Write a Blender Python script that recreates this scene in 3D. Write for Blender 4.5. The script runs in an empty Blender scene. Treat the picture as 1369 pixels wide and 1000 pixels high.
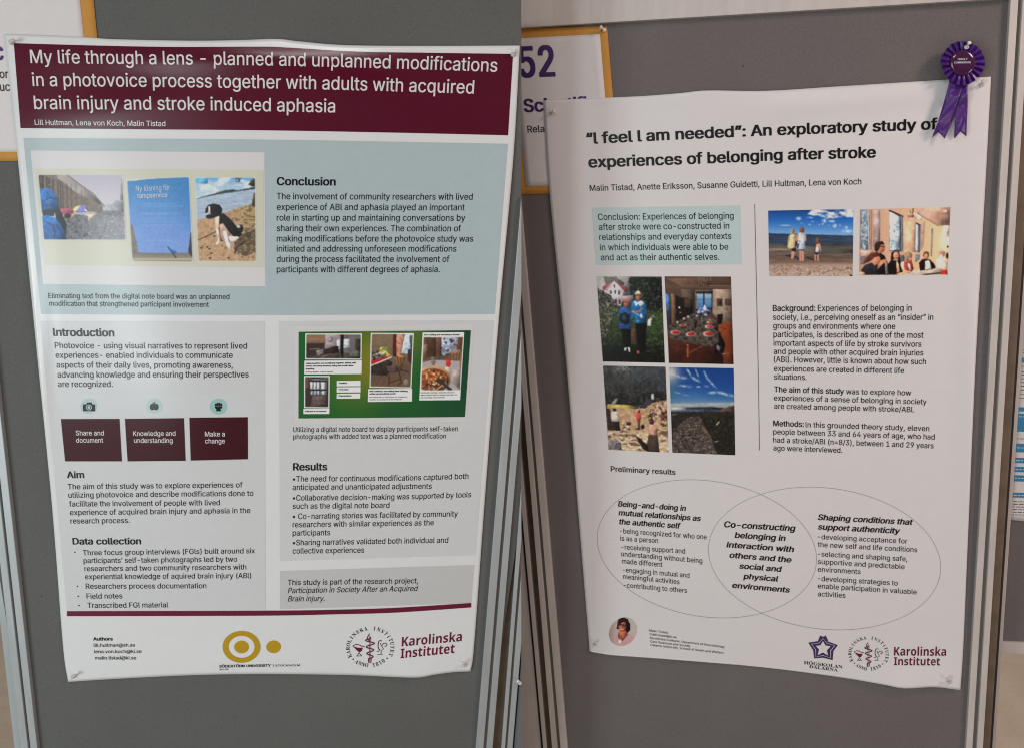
import bpy, bmesh, math, os
import numpy as np
from mathutils import Vector
from mathutils.geometry import delaunay_2d_cdt

# ------------------------------------------------------------------ camera, world, lamps, exposure
S = bpy.context.scene
COL = S.collection
PW, PH, FOC = 1369.0, 1000.0, 1000.0          # frame of the photograph in its own pixels, focal length in the same unit
CX, CY = PW / 2, PH / 2
CAM_H = 1.6
PITCH = math.radians(14.276)
CAM = np.array([0.0, 0.0, CAM_H])
cam = bpy.data.cameras.new('camera')
cam.sensor_width = 36.0
cam.lens = 36.0 * FOC / PW
cam.clip_start = 0.02
cam.clip_end = 200
cam_o = bpy.data.objects.new('camera', cam)
COL.objects.link(cam_o)
cam_o.location = CAM
cam_o.rotation_euler = (math.pi / 2 - PITCH, 0, 0)
S.camera = cam_o

W = bpy.data.worlds.new('World')
S.world = W
W.use_nodes = True
W.node_tree.nodes['Background'].inputs[0].default_value = (0.96, 0.99, 1.0, 1)
W.node_tree.nodes['Background'].inputs[1].default_value = 0.20


def lamp(name, loc, target, size, size_y, power, col):
    d = bpy.data.lights.new(name, 'AREA')
    d.shape = 'RECTANGLE'
    d.size, d.size_y = size, size_y
    d.energy, d.color = power, col
    o = bpy.data.objects.new(name, d)
    COL.objects.link(o)
    o.location = loc
    o.rotation_euler = (Vector(target) - Vector(loc)).to_track_quat('-Z', 'Y').to_euler()
    return o


lamp('floor_fill', (0.4, 3.4, 3.2), (0.4, 3.3, 0), 1.2, 1.2, 70, (1.0, 0.93, 0.85))          # unseen fill added beyond the boards to brighten the floor
lamp('ceiling_lamp', (1.75, 0.15, 2.75), (0.6, 1.5, 1.2), 0.4, 0.4, 16.5, (1.0, 0.75, 0.70))     # above right: pin and rosette shadows fall down-left
lamp('window_light', (-2.3, -2.6, 0.95), (-0.7, 1.4, 1.2), 0.62, 1.7, 29, (0.82, 0.95, 1.0))      # window behind the viewer, mirrored in the left poster
lamp('left_fill', (-2.9, -1.2, 0.85), (-0.4, 1.4, 0.7), 0.9, 1.2, 36, (0.84, 0.96, 1.0))           # unseen cool fill added on the left, clear of the mirror glare
lamp('right_fill', (2.5, -1.5, 0.75), (0.6, 1.5, 0.7), 0.8, 1.0, 15, (1.0, 0.84, 0.82))  # unseen warm fill added low on the right for the lower boards
lamp('corridor_lamp', (-0.6, -1.4, 3.1), (-0.6, -1.1, 0.0), 0.9, 0.45, 24, (1.0, 0.97, 0.93))       # ceiling light behind the viewer

S.view_settings.view_transform = 'Standard'
S.view_settings.look = 'None'
S.view_settings.gamma = 1
S.view_settings.exposure = 0
S.view_settings.use_curve_mapping = False
S.render.engine = 'CYCLES'
S.cycles.use_denoising = True
S.cycles.denoising_prefilter = 'NONE'            # keeps the small print sharp
S.cycles.use_adaptive_sampling = False
S.cycles.filter_width = 1.1

# ------------------------------------------------------------------ geometry helpers
_c, _s = math.cos(PITCH), math.sin(PITCH)
ROT = np.array([[1, 0, 0], [0, -_s, _c], [0, -_c, -_s]])       # camera axes (right, down, forward) -> world


class Plane:
    """A board face: two vanishing points of the photograph give its slant, one point and its distance place it."""

    def __init__(self, vv, vh, p0, z0):
        a = np.array([vv[0] - CX, vv[1] - CY, FOC]); b = np.array([vh[0] - CX, vh[1] - CY, FOC])
        n = np.cross(a, b); n /= np.linalg.norm(n)
        if n[2] > 0: n = -n
        self.nc = n
        self.n = ROT @ n
        self.d = float(n @ np.array([(p0[0] - CX) / FOC * z0, (p0[1] - CY) / FOC * z0, z0]))
        self.vv = vv

    def P(self, px, py, h=0.0):
        px = np.asarray(px, float); py = np.asarray(py, float)
        r = np.stack([(px - CX) / FOC, (py - CY) / FOC, np.ones_like(px)], -1)
        t = (self.d + h) / (r @ self.nc)
        return (r * np.asarray(t)[..., None]) @ ROT.T + CAM


LEFT = Plane((374, 4270), (19000, 290), (350, 480), 1.45)
RIGHT = Plane((1100, 4590), (-3218, 440), (1030, 500), 1.60)


def gz(x, y, cx, cy, sx, sy, a, rot=0.0):
    c, s = math.cos(rot), math.sin(rot)
    u = (x - cx) * c + (y - cy) * s; v = -(x - cx) * s + (y - cy) * c
    return a * np.exp(-0.5 * ((u / sx) ** 2 + (v / sy) ** 2))


def paper_left(x, y):
    """height in metres of the left poster's paper over its board: ridges and curls of a pinned sheet"""
    h = 0.0035 + 0.0007 * np.sin(x / 61 + y / 140) + 0.0005 * np.sin(x / 38 - y / 97 + 1)
    h = h + gz(x, y, 372, 82, 120, 17, 0.0068, 0.03)
    h = h + gz(x, y, 150, 330, 70, 110, 0.0040, 0.25) + gz(x, y, 210, 560, 70, 90, 0.0030, -0.2)
    h = h + gz(x, y, 560, 912, 42, 30, 0.012) + gz(x, y, 330, 900, 120, 25, 0.003)
    h = h + gz(x, y, 672, 300, 12, 130, 0.004) + gz(x, y, 50, 520, 14, 150, 0.004) + gz(x, y, 200, 140, 90, 20, 0.0018, -0.1) + gz(x, y, 560, 120, 70, 22, 0.0016, 0.2)
    return h


def paper_right(x, y):
    h = 0.0035 + 0.0007 * np.sin(x / 70 - y / 120) + 0.0005 * np.sin(x / 44 + y / 90 + 2)
    h = h + gz(x, y, 1140, 134, 110, 12, 0.0058, -0.10) + gz(x, y, 930, 122, 60, 16, 0.003)
    h = h + gz(x, y, 1209, 928, 48, 26, 0.017) + gz(x, y, 860, 885, 60, 20, 0.006)
    h = h + gz(x, y, 1300, 560, 13, 200, 0.005) + gz(x, y, 758, 480, 12, 170, 0.004)
    return h


class Surf:
    def __init__(self, plane, hf):
        self.pl, self.hf = plane, hf

    def P(self, px, py, e=0.0):
        px = np.asarray(px, float); py = np.asarray(py, float)
        return self.pl.P(px, py, self.hf(px, py) + e)


def flat(h):
    return lambda x, y: np.zeros_like(x) + h


def tag(o, label, cat, group=None, kind=None):
    if label: o['label'] = label
    if cat: o['category'] = cat
    if group: o['group'] = group
    if kind: o['kind'] = kind
    return o


def thing(name, label, cat, loc, group=None):
    o = bpy.data.objects.new(name, None)
    o.empty_display_size = 0.1
    COL.objects.link(o)
    o.location = tuple(loc)
    return tag(o, label, cat, group)


def root_of(o):
    while o.parent is not None: o = o.parent
    return o


def link(name, verts, faces, mat, parent=None, smooth=False, label=None):
    v = np.asarray(verts, float)
    if parent is not None:
        v = v - np.array(root_of(parent).location)
    me = bpy.data.meshes.new(name)
    me.from_pydata(v.tolist(), [], faces)
    me.materials.append(mat)
    if smooth:
        me.polygons.foreach_set('use_smooth', [True] * len(me.polygons))
    me.update()
    o = bpy.data.objects.new(name, me)
    COL.objects.link(o)
    if parent is not None: o.parent = parent
    if label: o['label'] = label
    return o


# photograph close-up windows (x0, y0, enlargement) that coordinates below were measured in
K1, K2 = 1369 / 350.0, 1369 / 349.0
RG = dict(A=(0, 0, K1), B=(350, 0, K1), C=(0, 180, K1), D=(350, 180, K1), E=(0, 420, K1), F=(350, 420, K1),
          G=(0, 610, K1), H=(350, 610, K1), I=(0, 800, K1), J=(350, 800, K1), K=(680, 0, K1), L=(1020, 0, K2),
          M=(680, 240, K1), N=(1020, 240, K2), O=(680, 470, K1), P=(1020, 470, K2), Q=(680, 610, K1),
          R=(1020, 610, K2), S=(680, 800, K1), T=(1020, 800, K2), Z=(0, 0, 1.0),
          a=(395, 435, 8.0), b=(490, 435, 8.0), c=(930, 680, 1369 / 180.0), d=(800, 815, 1369 / 180.0),
          e=(1065, 840, 1369 / 135.0), f=(450, 830, 1286 / 90.0), g=(280, 830, 1369 / 130.0), h=(1230, 40, 6.25),
          i=(690, 20, 1000 / 260.0), j=(1339, 470, 4.0), k=(45, 225, 9.52), l=(165, 230, 7.4),
          m=(795, 365, 8.0), n=(885, 365, 8.0), o=(800, 485, 8.0), p=(892, 485, 7.874), q=(1022, 275, 10.0),
          r=(1143, 272, 9.804))


def px(reg, pts):
    x0, y0, k = RG[reg]
    return [(x0 + x / k, y0 + y / k) for x, y in pts]


def resample(pts, n, curve=True):
    p = np.asarray(pts, float)
    if len(p) == 2: curve = False
    if curve:
        q = np.vstack([2 * p[0] - p[1], p, 2 * p[-1] - p[-2]])
        out = []
        for i in range(len(p) - 1):
            p0, p1, p2, p3 = q[i:i + 4]
            t = np.linspace(0, 1, 24, endpoint=False)[:, None]
            out.append(0.5 * ((2 * p1) + (-p0 + p2) * t + (2 * p0 - 5 * p1 + 4 * p2 - p3) * t ** 2 + (-p0 + 3 * p1 - 3 * p2 + p3) * t ** 3))
        p = np.vstack(out + [p[-1:]])
    s = np.r_[0, np.cumsum(np.hypot(*np.diff(p, axis=0).T))]
    u = np.linspace(0, s[-1], n)
    return np.stack([np.interp(u, s, p[:, 0]), np.interp(u, s, p[:, 1])], -1)


def coons(top, bottom, left, right, nu, nv):
    T, B = resample(top, nu), resample(bottom, nu)
    Lf, Rt = resample(left, nv), resample(right, nv)
    u = np.linspace(0, 1, nu)[None, :, None]; v = np.linspace(0, 1, nv)[:, None, None]
    g = (1 - v) * T[None] + v * B[None] + (1 - u) * Lf[:, None] + u * Rt[:, None]
    g = g - ((1 - u) * (1 - v) * T[0] + u * (1 - v) * T[-1] + (1 - u) * v * B[0] + u * v * B[-1])
    return g


def grid_faces(nv, nu):
    i = np.arange(nv * nu).reshape(nv, nu)
    return np.stack([i[:-1, :-1], i[1:, :-1], i[1:, 1:], i[:-1, 1:]], -1).reshape(-1, 4).tolist()


def patch(name, surf, e, edges, mat, parent, step=5.0, colors=None, label=None, size=None):
    """a sheet of the paper's own curvature between four edges; edges = 4 corners (tl,tr,br,bl) or (top,bottom,left,right) polylines"""
    if len(edges) == 4 and np.ndim(edges[0]) == 1:
        a, b, c, d = edges
        edges = ((a, b), (d, c), (a, d), (b, c))
    top, bottom, left, right = edges
    ln = lambda p: float(np.hypot(*np.diff(np.asarray(p), axis=0).T).sum())
    nu = max(2, int(max(ln(top), ln(bottom)) / step) + 1); nv = max(2, int(max(ln(left), ln(right)) / step) + 1)
    if size: nu, nv = size
    g = coons(top, bottom, left, right, nu, nv)
    V = surf.P(g[..., 0], g[..., 1], e).reshape(-1, 3)
    o = link(name, V, grid_faces(nv, nu), mat, parent, True, label)
    if colors is not None:
        at = o.data.color_attributes.new('print', 'FLOAT_COLOR', 'POINT')
        c = np.ones((nv * nu, 4)); c[:, :3] = colors.reshape(-1, 3)
        at.data.foreach_set('color', c.ravel())
    return o


class Ink:
    """flat printed marks (letters, strokes, discs) gathered in photo coordinates and laid on a paper surface as one mesh"""

    def __init__(self, surf, e=0.0006):
        self.s, self.e, self.v, self.f, self.z = surf, e, [], [], []

    def add(self, pts, faces, z=0.0):
        b = len(self.v)
        self.z += np.broadcast_to(np.asarray(z, float), (len(pts),)).tolist()
        self.v += [tuple(p) for p in pts]
        self.f += [tuple(i + b for i in f) for f in faces]
        return self

    def poly(self, pts):
        return self.add(pts, [tuple(range(len(pts)))])

    def stroke(self, pts, w, closed=False):
        p = np.asarray(pts, float)
        if closed: p = np.vstack([p, p[:1]])
        t = np.gradient(p, axis=0)
        if closed:
            t[0] = t[-1] = p[1] - p[-2]
        t /= np.maximum(np.hypot(t[:, 0], t[:, 1]), 1e-9)[:, None]
        nn = np.stack([-t[:, 1], t[:, 0]], -1)
        w = np.broadcast_to(np.asarray(w, float), (len(p),))[:, None] / 2
        m = len(p)
        return self.add(np.vstack([p + nn * w, p - nn * w]), [(i, i + 1, m + i + 1, m + i) for i in range(m - 1)])

    def disc(self, cx, cy, rx, ry, n=40, inner=0.0, innery=None):
        t = np.linspace(0, 2 * math.pi, n, endpoint=False)
        o = np.stack([cx + rx * np.cos(t), cy + ry * np.sin(t)], -1)
        if not inner:
            return self.poly(o)
        iy = innery if innery is not None else inner
        q = np.stack([cx + inner * np.cos(t), cy + iy * np.sin(t)], -1)
        return self.add(np.vstack([o, q]), [(i, (i + 1) % n, n + (i + 1) % n, n + i) for i in range(n)])

    def build(self, name, mat, parent, label=None):
        p = np.asarray(self.v, float)
        return link(name, self.s.P(p[:, 0], p[:, 1], self.e + np.array(self.z)), self.f, mat, parent, False, label)


# ------------------------------------------------------------------ lettering
def load_font(fn):
    try:
        return bpy.data.fonts.load(os.path.join(bpy.utils.system_resource('DATAFILES', path='fonts'), fn))
    except Exception:
        return None


SANS = load_font('Inter.woff2')
MATH = load_font('NotoSansMath-Regular.woff2')


def styled(text, style):
    """Unicode's mathematical bold alphabets stand in for a bold humanist face and a bold roman"""
    if MATH is None: return text
    up, lo, dg = {'heavy': (0x1D5D4, 0x1D5EE, 0x1D7EC), 'roman': (0x1D400, 0x1D41A, 0x1D7CE)}[style]
    r = ''
    for ch in text:
        if 'A' <= ch <= 'Z': r += chr(up + ord(ch) - 65)
        elif 'a' <= ch <= 'z': r += chr(lo + ord(ch) - 97)
        elif '0' <= ch <= '9': r += chr(dg + ord(ch) - 48)
        else: r += ch
    return r


_tc = {}


def glyphs(text, style='regular'):
    """outline of one line of text as (points, faces), ink starting at x=0, baseline y=0, capital height 1"""
    key = (text, style)
    if key in _tc: return _tc[key]

    def contour(s):
        """points along one closed outline"""
        bp = s.bezier_points; out = []
        for i in range(len(bp)):
            p, q = bp[i], bp[(i + 1) % len(bp)]
            a, h1, h2, d = [np.array(tuple(w)[:2]) for w in (p.co, p.handle_right, q.handle_left, q.co)]
            ch = np.hypot(*(d - a)); bend = max(abs(np.cross(d - a, h1 - a)), abs(np.cross(d - a, h2 - a)))
            n = 1 if bend < 1e-4 * max(ch, 1e-9) or ch < 0.01 else 4
            t = np.linspace(0, 1, n, endpoint=False)[:, None]
            out.append((1 - t) ** 3 * a + 3 * (1 - t) ** 2 * t * h1 + 3 * (1 - t) * t * t * h2 + t ** 3 * d)
        return np.vstack(out)

    def fill(C):
        """triangles of overlapping closed outlines by the non-zero rule"""
        vs, es = [], []
        for p in C:
            b0 = len(vs); vs += [Vector(q) for q in p]; es += [(b0 + i, b0 + (i + 1) % len(p)) for i in range(len(p))]
        ov, _, of, *_r = delaunay_2d_cdt(vs, es, [], 0, 1e-6)
        ov = np.array([tuple(v) for v in ov]); of = np.array(of)
        c = ov[of].mean(1)
        wn = np.zeros(len(c))
        for p in C:
            x0, y0 = p.T; x1, y1 = np.roll(p, -1, 0).T
            up = (y0[None] <= c[:, 1:]) & (y1[None] > c[:, 1:]); dn = (y0[None] > c[:, 1:]) & (y1[None] <= c[:, 1:])
            cr = (x1 - x0)[None] * (c[:, 1:] - y0[None]) - (c[:, :1] - x0[None]) * (y1 - y0)[None]
            wn += (up & (cr > 0)).sum(1) - (dn & (cr < 0)).sum(1)
        return ov, of[wn != 0]

    def raw(body):
        cu = bpy.data.curves.new('lettering', 'FONT')
        font = SANS
        if style in ('heavy', 'roman'):
            font = MATH; body = styled(body, style)
        if font: cu.font = font
        cu.body = body if style in ('heavy', 'roman') else body.replace('I', 'l')      # this face's capital I has serifs
        if 'italic' in style: cu.shear = 0.22
        ob = bpy.data.objects.new('lettering', cu)
        COL.objects.link(ob)
        dg = bpy.context.evaluated_depsgraph_get()
        C = sorted([contour(s) for s in ob.evaluated_get(dg).to_curve(dg).splines], key=lambda p: p[:, 0].min())
        bpy.data.objects.remove(ob); bpy.data.curves.remove(cu)
        groups, right = [], -1e9
        for p in C:                               # outlines that share a stretch of the line are filled together
            if p[:, 0].min() > right: groups.append([])
            groups[-1].append(p); right = max(right, p[:, 0].max())
        V, F, n = [], [], 0
        for g in groups:
            v, f = fill(g)
            V.append(v); F += [tuple(int(k) + n for k in q) for q in f]; n += len(v)
        return np.vstack(V), F, np.zeros(n)

    if ('cap', style) not in _tc:
        _tc[('cap', style)] = raw('H')[0][:, 1].max()
    v, f, z = raw(text)
    v = v / _tc[('cap', style)]
    wgt = .049 if 'bold' in style else .030 if 'semi' in style else 0 if style in ('heavy', 'roman') else .012
    if wgt:                                       # heavier weights: the outline struck several times, a hair apart
        n = len(v); zm = z.max() + 1
        st = [(-wgt, -wgt * .4), (wgt, -wgt * .4), (-wgt, wgt * .4), (wgt, wgt * .4)]
        v = np.vstack([v + o for o in st]); z = np.concatenate([z + zm * i for i in range(4)])
        f = [tuple(k + n * i for k in q) for i in range(4) for q in f]
    v[:, 0] -= v[:, 0].min()
    _tc[key] = (v, f, z)
    return _tc[key]


def write(ink, reg, base, text, cap, style='regular'):
    """one line along a measured baseline; its ink is fitted between the first and last point, capital height in the same window"""
    b = np.asarray(px(reg, base))
    cap = cap / RG[reg][2]
    v, f, z = glyphs(text, style)
    t = v[:, 0] / v[:, 0].max()
    s = np.r_[0, np.cumsum(np.hypot(*np.diff(b, axis=0).T))]; s /= s[-1]
    if len(b) > 2:
        c = resample(b, 200); u = np.linspace(0, 1, 200)
        bx, by = np.interp(t, u, c[:, 0]), np.interp(t, u, c[:, 1])
    else:
        bx, by = np.interp(t, s, b[:, 0]), np.interp(t, s, b[:, 1])
    vv = ink.s.pl.vv
    ux, uy = bx - vv[0], by - vv[1]
    k = np.hypot(ux, uy)
    y = v[:, 1] * cap
    ink.add(np.stack([bx + ux / k * y, by + uy / k * y], -1), f, z * 0.00003)
    return ink


def letters(name, surf, mat, parent, lines, e=0.0006, label=None):
    ink = Ink(surf, e)
    for ln in lines: write(ink, *ln)
    return ink.build(name, mat, parent, label)


# ------------------------------------------------------------------ materials
def lin(c):
    c = np.asarray(c, float) / 255.0
    return np.where(c <= 0.04045, c / 12.92, ((c + 0.055) / 1.055) ** 2.4)


def ink_rgb(c, white):
    """base colour of print seen as sRGB c in the photograph where blank paper is seen as `white`"""
    return np.clip(lin(c) / lin(white) * np.array(PAPER_RGB if white[0] - white[2] < 4 else PAPER_RGB_W), 0.002, 0.92)


def mat(name, col, rough=0.5, spec=0.5, metal=0.0):
    m = bpy.data.materials.new(name)
    m.use_nodes = True
    b = m.node_tree.nodes['Principled BSDF']
    b.inputs['Base Color'].default_value = (*[float(x) for x in col], 1)
    b.inputs['Roughness'].default_value = rough
    b.inputs['Specular IOR Level'].default_value = spec
    b.inputs['Metallic'].default_value = metal
    return m


def speckle(m, scale, amount, bump=0.0, detail=2.0, scale2=None, amount2=0.0, stretch=None):
    """noise on the base colour (and a little relief), in object space"""
    nt = m.node_tree; N = nt.nodes; b = N['Principled BSDF']
    tc = N.new('ShaderNodeTexCoord')
    src = tc.outputs['Object']
    if stretch:
        mp = N.new('ShaderNodeMapping'); mp.inputs['Scale'].default_value = stretch
        nt.links.new(src, mp.inputs[0]); src = mp.outputs[0]
    base = tuple(b.inputs['Base Color'].default_value)
    last = None
    for sc, am in ((scale, amount), (scale2, amount2)):
        if not sc: continue
        nz = N.new('ShaderNodeTexNoise'); nz.inputs['Scale'].default_value = sc; nz.inputs['Detail'].default_value = detail
        nt.links.new(src, nz.inputs['Vector'])
        mr = N.new('ShaderNodeMapRange')
        mr.inputs['From Min'].default_value = 0.25; mr.inputs['From Max'].default_value = 0.75
        mr.inputs['To Min'].default_value = 1 - am; mr.inputs['To Max'].default_value = 1 + am
        nt.links.new(nz.outputs['Fac'], mr.inputs['Value'])
        mx = N.new('ShaderNodeMix'); mx.data_type = 'RGBA'; mx.blend_type = 'MULTIPLY'; mx.inputs[0].default_value = 1
        if last is None: mx.inputs[6].default_value = base
        else: nt.links.new(last, mx.inputs[6])
        nt.links.new(mr.outputs[0], mx.inputs[7])
        last = mx.outputs[2]
        if bump and sc == scale:
            bp = N.new('ShaderNodeBump'); bp.inputs['Strength'].default_value = bump; bp.inputs['Distance'].default_value = 0.0006
            nt.links.new(nz.outputs['Fac'], bp.inputs['Height']); nt.links.new(bp.outputs[0], b.inputs['Normal'])
    nt.links.new(last, b.inputs['Base Color'])
    return m


def holes(m, scale, size, col, share=0.5):
    """old pin holes or scuffs: small dots scattered at random over the surface"""
    nt = m.node_tree; N = nt.nodes; b = N['Principled BSDF']
    tc = N.new('ShaderNodeTexCoord'); vo = N.new('ShaderNodeTexVoronoi'); vo.inputs['Scale'].default_value = scale
    nt.links.new(tc.outputs['Object'], vo.inputs['Vector'])
    sx = N.new('ShaderNodeSeparateColor'); nt.links.new(vo.outputs['Color'], sx.inputs[0])
    lt = N.new('ShaderNodeMath'); lt.operation = 'LESS_THAN'; lt.inputs[1].default_value = size * scale; nt.links.new(vo.outputs['Distance'], lt.inputs[0])
    l2 = N.new('ShaderNodeMath'); l2.operation = 'LESS_THAN'; l2.inputs[1].default_value = share; nt.links.new(sx.outputs[0], l2.inputs[0])
    mu = N.new('ShaderNodeMath'); mu.operation = 'MULTIPLY'; nt.links.new(lt.outputs[0], mu.inputs[0]); nt.links.new(l2.outputs[0], mu.inputs[1])
    mx = N.new('ShaderNodeMix'); mx.data_type = 'RGBA'; nt.links.new(mu.outputs[0], mx.inputs[0])
    old = b.inputs['Base Color'].links[0].from_socket
    nt.links.new(old, mx.inputs[6]); mx.inputs[7].default_value = (*col, 1)
    nt.links.new(mx.outputs[2], b.inputs['Base Color'])
    return m


PAPER_RGB, PAPER_RGB_W = (0.80, 0.81, 0.81), (0.80, 0.765, 0.76)  # second paper colour has the right half's warm light mixed in
WL, WR = (190, 192, 191), (176, 166, 164)
GLOSS = 0.22


def printed(name, c, white=WL, rough=GLOSS):
    return mat(name, ink_rgb(c, white), rough, 0.5)


def photo_mat(name, rough=GLOSS):
    m = mat(name, (0.5, 0.5, 0.5), rough, 0.32)
    a = m.node_tree.nodes.new('ShaderNodeVertexColor'); a.layer_name = 'print'
    m.node_tree.links.new(a.outputs[0], m.node_tree.nodes['Principled BSDF'].inputs['Base Color'])
    return m


PAPER = speckle(mat('poster_paper', PAPER_RGB, GLOSS, 0.5), 40, 0.012, 0.03)
PAPER_R = speckle(mat('poster_paper_warm_lit', PAPER_RGB_W, 0.32, 0.5), 40, 0.012, 0.03)  # white paper, warm light tinted into its colour
OFFICE = speckle(mat('office_paper', (0.76, 0.73, 0.725), 0.6, 0.3), 60, 0.02)
ORANGE = speckle(mat('orange_card', (0.60, 0.29, 0.055), 0.6, 0.3), 80, 0.05)
BLACK = mat('black_ink', (0.006, 0.006, 0.006), GLOSS, 0.4)
DARK = mat('dark_ink', (0.02, 0.02, 0.02), GLOSS, 0.4)
WHITE_INK = mat('white_print', (0.78, 0.77, 0.77), GLOSS)
PURPLE_INK = mat('purple_ink', (0.055, 0.018, 0.13), 0.5)
MAROON = speckle(mat('maroon_print', (0.100, 0.003, 0.020), 0.2, 0.35), 90, 0.05)
MAROON_DARK = mat('dark_maroon_print', (0.052, 0.003, 0.011), 0.2, 0.35)
WINE = mat('wine_ink', (0.15, 0.007, 0.035), GLOSS)
FABRIC = speckle(mat('grey_board_fabric', (0.134, 0.135, 0.129), 0.9, 0.15), 520, 0.16, 0.25, 2.0, 5, 0.05)
FABRIC_W = speckle(mat('grey_board_fabric_warm', (0.168, 0.149, 0.147), 0.9, 0.15), 520, 0.16, 0.25, 2.0, 5, 0.05)
for m_ in (FABRIC, FABRIC_W):
    holes(m_, 13, 0.0016, (0.05, 0.045, 0.04), .45); holes(m_, 17, 0.0012, (0.34, 0.32, 0.30), .25)
FRAME = speckle(mat('pale_aluminium', (0.45, 0.485, 0.49), 0.42, 0.5, 0.25), 55, 0.08, 0, 3, 7, 0.06, (1, 1, 0.15))
FRAME_W = speckle(mat('warm_white_metal', (0.62, 0.565, 0.53), 0.42, 0.5, 0.1), 55, 0.08, 0, 3, 7, 0.06, (1, 1, 0.15))
for m_ in (FRAME, FRAME_W): holes(m_, 16, 0.0016, (0.10, 0.08, 0.06), .5)
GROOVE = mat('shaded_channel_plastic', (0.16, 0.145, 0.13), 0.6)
GAP = speckle(mat('brown_edge_strip', (0.15, 0.105, 0.07), 0.6), 30, 0.2)
SEAL = mat('black_rubber_seal', (0.02, 0.018, 0.016), 0.7)
PIN = mat('clear_white_plastic', (0.72, 0.70, 0.67), 0.22, 0.5)
PIN.node_tree.nodes['Principled BSDF'].inputs['Transmission Weight'].default_value = 0.15
PINW = mat('white_plastic', (0.80, 0.78, 0.72), 0.25, 0.5)
STEEL = mat('pin_steel', (0.6, 0.6, 0.6), 0.25, 0.5, 1.0)
PHOTO = photo_mat('photo_print')

# ------------------------------------------------------------------ large structure: floor and display boards
def clip_right(poly, xmax):
    out = []
    for i in range(len(poly)):
        (x0, y0), (x1, y1) = poly[i - 1], poly[i]
        if (x0 <= xmax) != (x1 <= xmax):
            t = (xmax - x0) / (x1 - x0); out.append((xmax, y0 + t * (y1 - y0)))
        if x1 <= xmax: out.append((x1, y1))
    return out


def floor_y(plane, x, clear=0.0):
    lo, hi = 900.0, 1700.0
    for _ in range(40):
        m = (lo + hi) / 2
        if plane.P(x, m)[2] > clear: lo = m
        else: hi = m
    return lo


class Solid:
    """boxes of a board: outline on the board's face, front height and depth in metres"""

    def __init__(self, plane): self.pl, self.bm = plane, bmesh.new()

    def add(self, poly, front, depth, bevel=0.0012):
        if len(poly) < 3: return self
        p = np.asarray(poly, float)
        F = self.pl.P(p[:, 0], p[:, 1], front); B = F - self.pl.n * depth
        bm = self.bm
        f = [bm.verts.new(v) for v in F]; b = [bm.verts.new(v) for v in B]
        n = len(f)
        fs = [bm.faces.new(f), bm.faces.new(b[::-1])] + [bm.faces.new((f[i - 1], b[i - 1], b[i], f[i])) for i in range(n)]
        if bevel:
            bmesh.ops.bevel(bm, geom=list(fs[0].edges), offset=bevel, segments=2, affect='EDGES', profile=0.6)
        return self

    def strip(self, l, r, y0, y1, front, depth, xmax=None, bevel=0.0012):
        """upright strip; l and r are (x at y=1000, slope)"""
        at = lambda q, y: q[0] + q[1] * (y - 1000)
        poly = [(at(l, y0), y0), (at(r, y0), y0), (at(r, y1), y1), (at(l, y1), y1)]
        if xmax is not None: poly = clip_right(poly, xmax)
        return self.add(poly, front, depth, bevel)

    def build(self, name, m, parent, label=None):
        bm = self.bm
        bmesh.ops.recalc_face_normals(bm, faces=bm.faces)
        off = np.array(root_of(parent).location)
        for v in bm.verts: v.co = v.co - Vector(off)
        me = bpy.data.meshes.new(name); bm.to_mesh(me); bm.free()
        me.materials.append(m)
        o = bpy.data.objects.new(name, me); COL.objects.link(o); o.parent = parent
        if label: o['label'] = label
        return o


FLOOR = speckle(mat('beige_vinyl_floor', (0.42, 0.33, 0.25), 0.5, 0.4), 9, 0.10, 0, 4, 120, 0.08)
fl = link('floor', [(-30, -30, 0), (30, -30, 0), (30, 60, 0), (-30, 60, 0)], [(0, 1, 2, 3)], FLOOR)
tag(fl, 'scuffed beige floor showing past the lower ends of the boards', 'floor', None, 'structure')

SEAM = 697.0
YT = -70
GB = 'upright exhibition display boards'
FR = 0.010

# left board
yb = floor_y(LEFT, 340); yp = floor_y(LEFT, 340, 0.12)
board_l = thing('display_board', 'grey display board behind the poster with the maroon title band', 'display board', LEFT.P(340, yb), GB)
Solid(LEFT).add(clip_right([(-80, YT), (760, YT), (760, 262), (636 - .0828 * (yp - 1000) + 6, yp), (42 + .108 * (yp - 1000), yp), (-80, 527 - 250)], SEAM), 0, 0.03).build('panel', FABRIC, board_l)
po = Solid(LEFT)
po.strip((636, -.0828), (646.3, -.0835), YT, yb, FR, 0.045, SEAM).strip((650.2, -.0838), (658.5, -.0845), YT, yb, FR, 0.045, SEAM)
po = po.build('post', FRAME, board_l)
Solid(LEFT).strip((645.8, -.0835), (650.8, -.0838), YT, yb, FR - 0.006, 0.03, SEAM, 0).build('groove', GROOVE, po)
Solid(LEFT).strip((658, -.0845), (670.5, -.077), YT, yb, -0.012, 0.02, SEAM, 0).build('edge_strip', GAP, board_l)
po = Solid(LEFT)
po.strip((40.6, .113), (49.8, .110), YT, yb, FR, 0.045).strip((28.2, .114), (37.4, .113), YT, yb, FR, 0.045)
po = po.build('post', FRAME, board_l)
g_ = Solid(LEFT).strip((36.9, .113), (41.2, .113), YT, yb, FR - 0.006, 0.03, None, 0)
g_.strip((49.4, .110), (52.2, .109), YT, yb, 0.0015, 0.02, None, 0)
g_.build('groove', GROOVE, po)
Solid(LEFT).strip((19.5, .114), (28.6, .114), YT, yb, -0.006, 0.03, None, 0).build('edge_strip', FRAME, board_l)

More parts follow.
